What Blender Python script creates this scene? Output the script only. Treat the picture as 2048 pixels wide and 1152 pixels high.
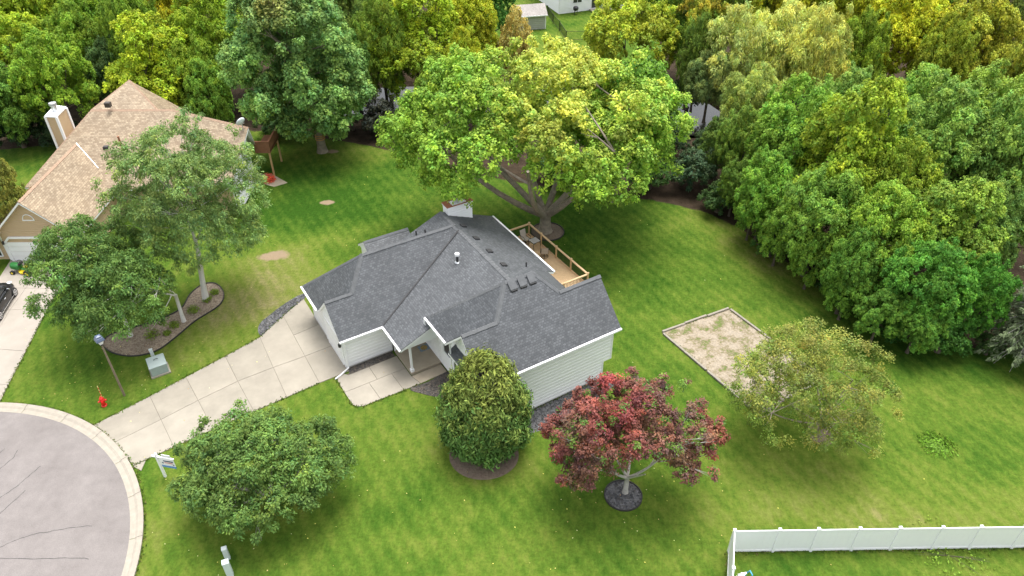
import bpy, bmesh, math, random
import numpy as np
from mathutils import Vector, Matrix

for o in list(bpy.data.objects):
    bpy.data.objects.remove(o)
scene = bpy.context.scene
COL = scene.collection

# ------------------------------------------------------------------ camera
CAMH = 34.0
FPX = 1498.38
PITCH = math.radians(37.603)
ROLL = math.radians(-0.226)
_F = Vector((0, math.cos(PITCH), -math.sin(PITCH)))
_U0 = Vector((0, math.sin(PITCH), math.cos(PITCH)))
_X0 = Vector((1, 0, 0))
_X = _X0 * math.cos(ROLL) + _U0 * math.sin(ROLL)
_U = _U0 * math.cos(ROLL) - _X0 * math.sin(ROLL)
cam_d = bpy.data.cameras.new('camera')
cam = bpy.data.objects.new('camera', cam_d)
COL.objects.link(cam)
cam.matrix_world = Matrix(((_X.x, _U.x, -_F.x, 0), (_X.y, _U.y, -_F.y, 0), (_X.z, _U.z, -_F.z, CAMH), (0, 0, 0, 1)))
cam_d.sensor_width = 36.0
cam_d.lens = FPX / 2048.0 * 36.0
cam_d.clip_end = 1000
scene.camera = cam

# ------------------------------------------------------------------ world, sun, exposure
SUN_EL, SUN_AZ = math.radians(76), math.radians(28)     # azimuth from +Y towards +X (a veiled sun almost overhead)
world = bpy.data.worlds.new('World')
scene.world = world
world.use_nodes = True
wt = world.node_tree
bg = wt.nodes['Background']
sky = wt.nodes.new('ShaderNodeTexSky')
sky.sky_type = 'NISHITA'
sky.sun_disc = False
sky.sun_elevation = SUN_EL
sky.sun_rotation = SUN_AZ
sky.dust_density = 4.0
hsv = wt.nodes.new('ShaderNodeHueSaturation')              # a clouded sky: nearly white
hsv.inputs['Saturation'].default_value = 0.22
wt.links.new(sky.outputs[0], hsv.inputs['Color'])
wt.links.new(hsv.outputs[0], bg.inputs[0])
bg.inputs[1].default_value = 0.15
sun_d = bpy.data.lights.new('sun', 'SUN')
sun_d.energy = 1.4
sun_d.angle = math.radians(35)
sun_d.color = (1.0, 0.96, 0.9)
sun = bpy.data.objects.new('sun', sun_d)
COL.objects.link(sun)
sd = Vector((math.sin(SUN_AZ) * math.cos(SUN_EL), math.cos(SUN_AZ) * math.cos(SUN_EL), math.sin(SUN_EL)))
sun.rotation_euler = sd.to_track_quat('Z', 'Y').to_euler()
vs = scene.view_settings
vs.view_transform = 'Standard'
vs.look = 'None'
vs.gamma = 1.0
vs.use_curve_mapping = False
vs.exposure = 1.32

# ------------------------------------------------------------------ small maths
HX, HY, HROT = -10.826, 35.582, math.radians(90 - 58.604)   # house frame: x along its ridges, y away from the viewer
CA, SA = math.cos(HROT), math.sin(HROT)
def h2w(x, y):
    return (HX + CA * x - SA * y, HY + SA * x + CA * y)
def px(x, y, z=0.0):
    """where the sight line through a photograph pixel meets the level z (used only to survey the site)"""
    d = _F + _X * ((x - 1024) / FPX) - _U * ((y - 576) / FPX)
    t = (z - CAMH) / d.z
    return (d.x * t, d.y * t)
def depth(X, Y, Z):
    return Vector((X, Y, Z - CAMH)).dot(_F)

# ------------------------------------------------------------------ materials
MATS = {}
def nt(name):
    m = bpy.data.materials.new(name)
    m.use_nodes = True
    t = m.node_tree
    return m, t, t.nodes['Principled BSDF']
def N(t, kind, **kw):
    n = t.nodes.new('ShaderNode' + kind)
    for k, v in kw.items():
        if k.startswith('i_'):
            key = k[2:]
            n.inputs[int(key) if key.isdigit() else key.replace('_', ' ')].default_value = v
        else:
            setattr(n, k, v)
    return n
def plain(name, col, rough=0.6, noise=0.12, scale=3.0, metal=0.0, bump=0.0, bscale=40.0, spec=0.5):
    """base colour broken up by two octaves of noise, optional fine relief"""
    m, t, b = nt(name)
    tc = N(t, 'TexCoord')
    n1 = N(t, 'TexNoise', i_Scale=scale, i_Detail=6.0, i_Roughness=0.65)
    t.links.new(tc.outputs['Object'], n1.inputs['Vector'])
    r = N(t, 'ValToRGB')
    r.color_ramp.elements[0].position = 0.3
    r.color_ramp.elements[1].position = 0.7
    r.color_ramp.elements[0].color = tuple(c * (1 - noise) for c in col) + (1,)
    r.color_ramp.elements[1].color = tuple(min(1, c * (1 + noise)) for c in col) + (1,)
    t.links.new(n1.outputs['Fac'], r.inputs['Fac'])
    t.links.new(r.outputs['Color'], b.inputs['Base Color'])
    b.inputs['Roughness'].default_value = rough
    b.inputs['Metallic'].default_value = metal
    b.inputs['Specular IOR Level'].default_value = spec
    if bump:
        n2 = N(t, 'TexNoise', i_Scale=bscale, i_Detail=4.0)
        t.links.new(tc.outputs['Object'], n2.inputs['Vector'])
        bp = N(t, 'Bump', i_Strength=bump, i_Distance=0.02)
        t.links.new(n2.outputs['Fac'], bp.inputs['Height'])
        t.links.new(bp.outputs['Normal'], b.inputs['Normal'])
    MATS[name] = m
    return m
def shingle(name, c_dark, c_mid, c_light, w=0.19, hgt=0.145):
    """asphalt shingle courses laid out in roof UVs (metres along the eave / up the slope)"""
    m, t, b = nt(name)
    uv = N(t, 'UVMap')
    br = N(t, 'TexBrick', offset=0.5, i_Scale=1.0)
    br.inputs['Color1'].default_value = c_dark + (1,)
    br.inputs['Color2'].default_value = c_light + (1,)
    br.inputs['Mortar'].default_value = tuple(c * 0.7 for c in c_dark) + (1,)
    br.inputs['Mortar Size'].default_value = 0.012
    br.inputs['Bias'].default_value = -0.15
    br.inputs['Brick Width'].default_value = w
    br.inputs['Row Height'].default_value = hgt
    t.links.new(uv.outputs[0], br.inputs['Vector'])
    n1 = N(t, 'TexNoise', i_Scale=0.55, i_Detail=5.0)
    n2 = N(t, 'TexNoise', i_Scale=14.0, i_Detail=3.0)
    t.links.new(uv.outputs[0], n1.inputs['Vector'])
    t.links.new(uv.outputs[0], n2.inputs['Vector'])
    mx = N(t, 'MixRGB', blend_type='MIX', i_Fac=0.25)
    mx.inputs[2].default_value = c_mid + (1,)
    t.links.new(br.outputs['Color'], mx.inputs[1])
    mul = N(t, 'MixRGB', blend_type='MULTIPLY', i_Fac=1.0)
    mr = N(t, 'MapRange', i_1=0.3, i_2=0.7, i_3=0.9, i_4=1.1)
    t.links.new(n2.outputs['Fac'], mr.inputs[0])
    mr2 = N(t, 'MapRange', i_1=0.3, i_2=0.7, i_3=0.86, i_4=1.14)
    t.links.new(n1.outputs['Fac'], mr2.inputs[0])
    mm = N(t, 'Math', operation='MULTIPLY')
    t.links.new(mr.outputs[0], mm.inputs[0]); t.links.new(mr2.outputs[0], mm.inputs[1])
    t.links.new(mx.outputs[0], mul.inputs[1]); t.links.new(mm.outputs[0], mul.inputs[2])
    t.links.new(mul.outputs[0], b.inputs['Base Color'])
    b.inputs['Roughness'].default_value = 0.62
    b.inputs['Specular IOR Level'].default_value = 0.6
    bp = N(t, 'Bump', i_Strength=0.6, i_Distance=0.015)
    t.links.new(br.outputs['Fac'], bp.inputs['Height']); bp.invert = True
    t.links.new(bp.outputs['Normal'], b.inputs['Normal'])
    MATS[name] = m
    return m
def leafmat(name, trans=0.35, rough=0.55, gain=1.55):
    """leaf colour = the object's own colour times the leaf's own variation"""
    m, t, b = nt(name)
    at = N(t, 'Attribute', attribute_name='col')
    oi = N(t, 'ObjectInfo')
    mu = N(t, 'MixRGB', blend_type='MULTIPLY', i_Fac=1.0)
    t.links.new(oi.outputs['Color'], mu.inputs[1]); t.links.new(at.outputs['Color'], mu.inputs[2])
    br = N(t, 'MixRGB', blend_type='MULTIPLY', i_Fac=1.0); br.inputs[2].default_value = (gain, gain, gain, 1)
    t.links.new(mu.outputs[0], br.inputs[1]); mu = br
    t.links.new(mu.outputs[0], b.inputs['Base Color'])
    b.inputs['Roughness'].default_value = rough
    b.inputs['Specular IOR Level'].default_value = 0.16
    tr = N(t, 'BsdfTranslucent')
    t.links.new(mu.outputs[0], tr.inputs['Color'])
    ms = N(t, 'MixShader', i_0=trans)
    t.links.new(b.outputs[0], ms.inputs[1]); t.links.new(tr.outputs[0], ms.inputs[2])
    t.links.new(ms.outputs[0], t.nodes['Material Output'].inputs['Surface'])
    MATS[name] = m
    return m

shingle('slate_shingle', (0.053, 0.058, 0.064), (0.075, 0.081, 0.089), (0.120, 0.127, 0.136))
shingle('tan_shingle', (0.21, 0.150, 0.092), (0.305, 0.230, 0.148), (0.43, 0.345, 0.235), 0.24, 0.16)
shingle('shed_shingle', (0.25, 0.22, 0.20), (0.3, 0.27, 0.25), (0.36, 0.33, 0.3))
plain('cap_shingle', (0.105, 0.11, 0.115), 0.85, 0.18, 4.0, bump=0.3)
plain('tan_cap', (0.33, 0.225, 0.155), 0.85, 0.15, 4.0)
plain('white_siding', (0.89, 0.895, 0.905), 0.5, 0.02, 1.5)
plain('white_trim', (0.87, 0.87, 0.88), 0.45, 0.02, 2.0)
plain('white_vinyl', (0.88, 0.885, 0.90), 0.35, 0.015, 1.0)
plain('tan_siding', (0.52, 0.38, 0.235), 0.6, 0.04, 1.5)
plain('grey_siding', (0.42, 0.42, 0.38), 0.6, 0.04, 1.5)
plain('concrete', (0.285, 0.257, 0.210), 0.85, 0.12, 0.7, bump=0.25, bscale=60)
plain('concrete_b', (0.268, 0.242, 0.197), 0.85, 0.14, 0.8, bump=0.25, bscale=60)
plain('concrete_c', (0.298, 0.270, 0.222), 0.85, 0.13, 0.6, bump=0.25, bscale=60)
plain('concrete_stained', (0.335, 0.285, 0.215), 0.85, 0.12, 1.6, bump=0.25, bscale=60)
plain('concrete_curb', (0.32, 0.288, 0.238), 0.9, 0.14, 2.2, bump=0.3, bscale=40)
plain('concrete_nbr', (0.315, 0.282, 0.24), 0.85, 0.08, 0.9, bump=0.2, bscale=60)
plain('joint_dirt', (0.14, 0.115, 0.085), 0.95, 0.3, 8.0)
plain('tar', (0.035, 0.033, 0.033), 0.6, 0.2, 10.0)
plain('deck_wood', (0.62, 0.43, 0.245), 0.6, 0.10, 5.0)
plain('cedar_wood', (0.58, 0.38, 0.19), 0.6, 0.12, 5.0)
plain('red_deck_wood', (0.26, 0.115, 0.06), 0.65, 0.15, 4.0)
plain('timber_grey', (0.25, 0.225, 0.185), 0.9, 0.18, 6.0, bump=0.3)
plain('black_metal', (0.02, 0.02, 0.022), 0.45, 0.1, 5.0)
plain('vent_plastic', (0.03, 0.03, 0.032), 0.6, 0.1, 5.0)
plain('galvanised', (0.55, 0.57, 0.58), 0.35, 0.08, 6.0, metal=0.7)
plain('brick_red_cap', (0.34, 0.13, 0.07), 0.8, 0.12, 6.0)
plain('hydrant_red', (0.60, 0.012, 0.010), 0.4, 0.08, 6.0)
plain('marker_yellow', (0.75, 0.62, 0.25), 0.5, 0.1, 6.0)
plain('utility_green', (0.30, 0.36, 0.345), 0.5, 0.06, 3.0)
plain('utility_pale', (0.62, 0.68, 0.68), 0.5, 0.05, 3.0)
plain('post_brown', (0.19, 0.15, 0.10), 0.8, 0.2, 8.0)
plain('lamp_blue', (0.09, 0.12, 0.19), 0.35, 0.08, 6.0)
plain('lamp_glass', (0.75, 0.76, 0.76), 0.25, 0.03, 6.0)
plain('sign_blue', (0.12, 0.28, 0.62), 0.5, 0.02, 3.0)
plain('sign_navy', (0.03, 0.05, 0.13), 0.5, 0.02, 3.0)
plain('sign_red', (0.55, 0.06, 0.05), 0.5, 0.02, 3.0)
plain('bark_grey', (0.27, 0.225, 0.18), 0.9, 0.3, 3.0, bump=0.7, bscale=18)
plain('bark_pale', (0.42, 0.40, 0.36), 0.9, 0.22, 4.0, bump=0.4, bscale=20)
plain('bark_dark', (0.10, 0.08, 0.06), 0.95, 0.3, 3.0, bump=0.6, bscale=18)
plain('fabric_tan', (0.40, 0.355, 0.30), 0.8, 0.06, 20.0)
plain('bronze_metal', (0.05, 0.042, 0.036), 0.5, 0.1, 5.0)
plain('table_glass', (0.42, 0.40, 0.38), 0.15, 0.05, 4.0)
plain('mat_blue', (0.18, 0.24, 0.30), 0.95, 0.35, 9.0)
plain('mat_gold', (0.30, 0.22, 0.08), 0.95, 0.35, 9.0)
plain('mower_green', (0.02, 0.16, 0.03), 0.35, 0.05, 4.0)
plain('mower_yellow', (0.80, 0.60, 0.02), 0.4, 0.05, 4.0)
plain('rubber', (0.018, 0.018, 0.018), 0.8, 0.1, 8.0)
plain('alloy', (0.62, 0.63, 0.65), 0.3, 0.04, 5.0, metal=0.6)
plain('chrome', (0.75, 0.76, 0.78), 0.15, 0.02, 5.0, metal=0.9)
plain('lamp_clear', (0.7, 0.72, 0.75), 0.1, 0.02, 5.0)
plain('flower_red', (0.55, 0.09, 0.04), 0.7, 0.2, 5.0)
plain('pool_blue', (0.05, 0.32, 0.55), 0.4, 0.05, 5.0)
plain('strap_orange', (0.62, 0.33, 0.12), 0.6, 0.08, 8.0)
plain('soffit_white', (0.75, 0.75, 0.755), 0.6, 0.02, 2.0)
plain('foundation', (0.42, 0.40, 0.37), 0.9, 0.1, 3.0)
plain('teal_curtain', (0.35, 0.55, 0.50), 0.4, 0.05, 3.0)
plain('edging_black', (0.03, 0.028, 0.026), 0.7, 0.15, 6.0)
def paint_and_glass():
    m, t, b = nt('car_paint')
    n = N(t, 'TexNoise', i_Scale=2.0, i_Detail=3.0)
    r = N(t, 'ValToRGB')
    r.color_ramp.elements[0].color = (0.006, 0.007, 0.009, 1); r.color_ramp.elements[1].color = (0.012, 0.013, 0.016, 1)
    t.links.new(n.outputs['Fac'], r.inputs['Fac']); t.links.new(r.outputs[0], b.inputs['Base Color'])
    b.inputs['Roughness'].default_value = 0.25; b.inputs['Coat Weight'].default_value = 0.45; b.inputs['Coat Roughness'].default_value = 0.03; b.inputs['Specular IOR Level'].default_value = 0.25
    MATS['car_paint'] = m
    m, t, b = nt('dark_glass')
    n = N(t, 'TexNoise', i_Scale=1.2, i_Detail=2.0)
    r = N(t, 'ValToRGB')
    r.color_ramp.elements[0].color = (0.02, 0.024, 0.026, 1); r.color_ramp.elements[1].color = (0.05, 0.055, 0.058, 1)
    t.links.new(n.outputs['Fac'], r.inputs['Fac']); t.links.new(r.outputs[0], b.inputs['Base Color'])
    b.inputs['Roughness'].default_value = 0.06; b.inputs['Specular IOR Level'].default_value = 0.7
    MATS['dark_glass'] = m
    m, t, b = nt('birch_bark')
    tc = N(t, 'TexCoord'); mp = N(t, 'Mapping'); mp.inputs['Scale'].default_value = (3, 3, 14)
    n = N(t, 'TexNoise', i_Scale=1.6, i_Detail=4.0)
    t.links.new(tc.outputs['Object'], mp.inputs[0]); t.links.new(mp.outputs[0], n.inputs['Vector'])
    r = N(t, 'ValToRGB')
    e = r.color_ramp.elements
    e[0].position = 0.27; e[0].color = (0.10, 0.09, 0.08, 1); e[1].position = 0.34; e[1].color = (0.66, 0.64, 0.60, 1)
    t.links.new(n.outputs['Fac'], r.inputs['Fac']); t.links.new(r.outputs[0], b.inputs['Base Color'])
    b.inputs['Roughness'].default_value = 0.8
    MATS['birch_bark'] = m
    # pond water
    m, t, b = nt('pond_water')
    tc = N(t, 'TexCoord')
    n = N(t, 'TexNoise', i_Scale=0.5, i_Detail=4.0); t.links.new(tc.outputs['Object'], n.inputs['Vector'])
    r = N(t, 'ValToRGB'); r.color_ramp.elements[0].color = (0.03, 0.03, 0.022, 1); r.color_ramp.elements[1].color = (0.06, 0.056, 0.04, 1)
    t.links.new(n.outputs['Fac'], r.inputs['Fac']); t.links.new(r.outputs[0], b.inputs['Base Color'])
    n2 = N(t, 'TexNoise', i_Scale=3.0, i_Detail=3.0); t.links.new(tc.outputs['Object'], n2.inputs['Vector'])
    bp = N(t, 'Bump', i_Strength=0.12, i_Distance=0.03); t.links.new(n2.outputs['Fac'], bp.inputs['Height']); t.links.new(bp.outputs[0], b.inputs['Normal'])
    b.inputs['Roughness'].default_value = 0.05
    MATS['pond_water'] = m
paint_and_glass()
leafmat('leaf', 0.35)
leafmat('leaf_needle', 0.12, 0.7)

def speckled(name, cols, scale, bump=0.6, rough=0.95, big=0.35):
    """loose stones, chips or soil: cells of several colours with relief"""
    m, t, b = nt(name)
    tc = N(t, 'TexCoord')
    v = N(t, 'TexVoronoi', i_Scale=scale)
    t.links.new(tc.outputs['Object'], v.inputs['Vector'])
    sep = N(t, 'SeparateColor'); t.links.new(v.outputs['Color'], sep.inputs[0])
    r = N(t, 'ValToRGB'); e = r.color_ramp.elements
    e[0].color = cols[0] + (1,); e[1].color = cols[-1] + (1,)
    for i, c in enumerate(cols[1:-1]):
        q = e.new((i + 1) / (len(cols) - 1)); q.color = c + (1,)
    t.links.new(sep.outputs[0], r.inputs['Fac'])
    n = N(t, 'TexNoise', i_Scale=big, i_Detail=5.0); t.links.new(tc.outputs['Object'], n.inputs['Vector'])
    mr = N(t, 'MapRange', i_1=0.3, i_2=0.7, i_3=0.75, i_4=1.25); t.links.new(n.outputs['Fac'], mr.inputs[0])
    mu = N(t, 'MixRGB', blend_type='MULTIPLY', i_Fac=1.0); t.links.new(r.outputs[0], mu.inputs[1]); t.links.new(mr.outputs[0], mu.inputs[2])
    t.links.new(mu.outputs[0], b.inputs['Base Color'])
    bp = N(t, 'Bump', i_Strength=bump, i_Distance=0.04); t.links.new(v.outputs['Distance'], bp.inputs['Height']); t.links.new(bp.outputs[0], b.inputs['Normal'])
    b.inputs['Roughness'].default_value = rough
    MATS[name] = m
speckled('slate_rock', [(0.05, 0.052, 0.056), (0.09, 0.09, 0.095), (0.15, 0.15, 0.155), (0.07, 0.065, 0.06)], 9.0)
speckled('brown_rock', [(0.05, 0.045, 0.04), (0.08, 0.076, 0.07), (0.13, 0.105, 0.085), (0.06, 0.058, 0.056)], 9.0)
speckled('bark_mulch', [(0.16, 0.115, 0.08), (0.25, 0.19, 0.14), (0.33, 0.27, 0.20), (0.20, 0.15, 0.10)], 11.0)
speckled('old_mulch', [(0.13, 0.095, 0.07), (0.18, 0.135, 0.10), (0.15, 0.12, 0.085)], 9.0)

def road_mat():
    m, t, b = nt('asphalt')
    tc = N(t, 'TexCoord')
    n1 = N(t, 'TexNoise', i_Scale=0.35, i_Detail=6.0, i_Roughness=0.6); t.links.new(tc.outputs['Object'], n1.inputs['Vector'])
    r = N(t, 'ValToRGB'); e = r.color_ramp.elements
    e[0].position = 0.3; e[0].color = (0.162, 0.145, 0.138, 1); e[1].position = 0.72; e[1].color = (0.215, 0.195, 0.186, 1)
    t.links.new(n1.outputs['Fac'], r.inputs['Fac'])
    n2 = N(t, 'TexNoise', i_Scale=22.0, i_Detail=3.0); t.links.new(tc.outputs['Object'], n2.inputs['Vector'])
    mr = N(t, 'MapRange', i_1=0.3, i_2=0.7, i_3=0.86, i_4=1.14); t.links.new(n2.outputs['Fac'], mr.inputs[0])
    mu = N(t, 'MixRGB', blend_type='MULTIPLY', i_Fac=1.0); t.links.new(r.outputs[0], mu.inputs[1]); t.links.new(mr.outputs[0], mu.inputs[2])
    n3 = N(t, 'TexNoise', i_Scale=1.7, i_Detail=7.0, i_Roughness=0.7); t.links.new(tc.outputs['Object'], n3.inputs['Vector'])
    m3 = N(t, 'MapRange', i_1=0.3, i_2=0.7, i_3=0.88, i_4=1.1); t.links.new(n3.outputs['Fac'], m3.inputs[0])
    mu3 = N(t, 'MixRGB', blend_type='MULTIPLY', i_Fac=1.0); t.links.new(mu.outputs[0], mu3.inputs[1]); t.links.new(m3.outputs[0], mu3.inputs[2]); mu = mu3
    t.links.new(mu.outputs[0], b.inputs['Base Color']); b.inputs['Roughness'].default_value = 0.9
    bp = N(t, 'Bump', i_Strength=0.3, i_Distance=0.01); t.links.new(n2.outputs['Fac'], bp.inputs['Height']); t.links.new(bp.outputs[0], b.inputs['Normal'])
    MATS['asphalt'] = m
road_mat()

def ground_mat():
    """lawn (green, yellow-green and dry patches, faint mowing lanes) and leaf litter where the woods begin"""
    m, t, b = nt('lawn_and_litter')
    tc = N(t, 'TexCoord')
    def noise(scale, detail=5.0, rough=0.6, vec=None):
        n = N(t, 'TexNoise', i_Scale=scale, i_Detail=detail, i_Roughness=rough)
        t.links.new(vec if vec else tc.outputs['Object'], n.inputs['Vector']); return n
    big = noise(0.085, 5.0, 0.62)
    mid = noise(0.5, 6.0, 0.68)
    mp = N(t, 'Mapping'); mp.inputs['Rotation'].default_value = (0, 0, -HROT); mp.inputs['Scale'].default_value = (6.0, 2.0, 1)
    t.links.new(tc.outputs['Object'], mp.inputs[0])
    fine = noise(0.55, 6.0, 0.78, mp.outputs[0])
    tiny = noise(4.5, 5.0, 0.8)
    def M(op, a, bb):
        n = N(t, 'Math', operation=op)
        for i, q in enumerate((a, bb)):
            if isinstance(q, (int, float)): n.inputs[i].default_value = q
            else: t.links.new(q, n.inputs[i])
        return n.outputs[0]
    # mowing lanes along the house axis
    mpw = N(t, 'Mapping'); mpw.inputs['Rotation'].default_value = (0, 0, -HROT)
    t.links.new(tc.outputs['Object'], mpw.inputs[0])
    wv = N(t, 'TexWave', wave_type='BANDS', bands_direction='X', i_Scale=0.36, i_Distortion=1.2, i_Detail=2.0)
    wv.inputs['Detail Scale'].default_value = 0.8
    t.links.new(mpw.outputs[0], wv.inputs['Vector'])
    f = M('ADD', M('MULTIPLY', big.outputs['Fac'], 0.48), M('MULTIPLY', mid.outputs['Fac'], 0.37))
    f = M('ADD', f, M('MULTIPLY', M('SUBTRACT', fine.outputs['Fac'], 0.2), 0.34))
    f = M('ADD', f, M('MULTIPLY', wv.outputs['Fac'], 0.05))
    dry = N(t, 'Attribute', attribute_name='dry')
    f = M('ADD', f, M('MULTIPLY', dry.outputs['Fac'], 0.22))
    r = N(t, 'ValToRGB'); e = r.color_ramp.elements
    stops = [(0.40, (0.028, 0.074, 0.008)), (0.48, (0.051, 0.104, 0.012)), (0.56, (0.081, 0.133, 0.017)), (0.63, (0.112, 0.153, 0.024)),
             (0.71, (0.142, 0.164, 0.038)), (0.80, (0.192, 0.184, 0.070)), (0.91, (0.25, 0.21, 0.12))]
    e[0].position, e[0].color = stops[0][0], stops[0][1] + (1,)
    e[1].position, e[1].color = stops[-1][0], stops[-1][1] + (1,)
    for p, c in stops[1:-1]:
        q = e.new(p); q.color = c + (1,)
    t.links.new(f, r.inputs['Fac'])
    mr = N(t, 'MapRange', i_1=0.25, i_2=0.75, i_3=0.6, i_4=1.4); t.links.new(tiny.outputs['Fac'], mr.inputs[0])
    gm = N(t, 'MixRGB', blend_type='MULTIPLY', i_Fac=1.0); t.links.new(r.outputs[0], gm.inputs[1]); t.links.new(mr.outputs[0], gm.inputs[2])
    # soil
    s = noise(0.9, 6.0, 0.7)
    sr = N(t, 'ValToRGB'); sr.color_ramp.elements[0].position = 0.35; sr.color_ramp.elements[0].color = (0.028, 0.021, 0.014, 1)
    sr.color_ramp.elements[1].position = 0.7; sr.color_ramp.elements[1].color = (0.070, 0.050, 0.034, 1)
    t.links.new(s.outputs['Fac'], sr.inputs['Fac'])
    wood = N(t, 'Attribute', attribute_name='wood')
    wf = M('ADD', wood.outputs['Fac'], M('MULTIPLY', M('SUBTRACT', mid.outputs['Fac'], 0.5), 0.9))
    wr = N(t, 'MapRange', i_1=0.42, i_2=0.6, i_3=0.0, i_4=1.0); t.links.new(wf, wr.inputs[0])
    mx = N(t, 'MixRGB', blend_type='MIX'); t.links.new(wr.outputs[0], mx.inputs[0]); t.links.new(gm.outputs[0], mx.inputs[1]); t.links.new(sr.outputs[0], mx.inputs[2])
    # bare patches
    bare = N(t, 'Attribute', attribute_name='bare')
    bf = M('ADD', bare.outputs['Fac'], M('MULTIPLY', M('SUBTRACT', mid.outputs['Fac'], 0.5), 0.8))
    brr = N(t, 'MapRange', i_1=0.45, i_2=0.62, i_3=0.0, i_4=1.0); t.links.new(bf, brr.inputs[0])
    mx2 = N(t, 'MixRGB', blend_type='MIX'); t.links.new(brr.outputs[0], mx2.inputs[0]); t.links.new(mx.outputs[0], mx2.inputs[1])
    mx2.inputs[2].default_value = (0.25, 0.19, 0.125, 1)
    t.links.new(mx2.outputs[0], b.inputs['Base Color'])
    b.inputs['Roughness'].default_value = 0.95; b.inputs['Specular IOR Level'].default_value = 0.04
    hb = M('ADD', M('MULTIPLY', tiny.outputs['Fac'], 1.0), M('MULTIPLY', fine.outputs['Fac'], 0.5))
    bp = N(t, 'Bump', i_Strength=0.8, i_Distance=0.08); t.links.new(hb, bp.inputs['Height']); t.links.new(bp.outputs[0], b.inputs['Normal'])
    MATS['lawn_and_litter'] = m
ground_mat()
def sand_mat():
    m, t, b = nt('sand_weeds')
    tc = N(t, 'TexCoord')
    n1 = N(t, 'TexNoise', i_Scale=1.1, i_Detail=8.0, i_Roughness=0.78); t.links.new(tc.outputs['Object'], n1.inputs['Vector'])
    r = N(t, 'ValToRGB'); e = r.color_ramp.elements
    e[0].position = 0.40; e[0].color = (0.10, 0.13, 0.03, 1); e[1].position = 0.70; e[1].color = (0.31, 0.268, 0.212, 1)
    q = e.new(0.46); q.color = (0.19, 0.155, 0.095, 1); q = e.new(0.53); q.color = (0.28, 0.235, 0.175, 1)
    t.links.new(n1.outputs['Fac'], r.inputs['Fac'])
    n2 = N(t, 'TexNoise', i_Scale=9.0, i_Detail=3.0); t.links.new(tc.outputs['Object'], n2.inputs['Vector'])
    mr = N(t, 'MapRange', i_1=0.3, i_2=0.7, i_3=0.8, i_4=1.2); t.links.new(n2.outputs['Fac'], mr.inputs[0])
    mu = N(t, 'MixRGB', blend_type='MULTIPLY', i_Fac=1.0); t.links.new(r.outputs[0], mu.inputs[1]); t.links.new(mr.outputs[0], mu.inputs[2])
    t.links.new(mu.outputs[0], b.inputs['Base Color']); b.inputs['Roughness'].default_value = 0.95
    bp = N(t, 'Bump', i_Strength=0.5, i_Distance=0.03); t.links.new(n2.outputs['Fac'], bp.inputs['Height']); t.links.new(bp.outputs[0], b.inputs['Normal'])
    MATS['sand_weeds'] = m
sand_mat()

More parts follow.
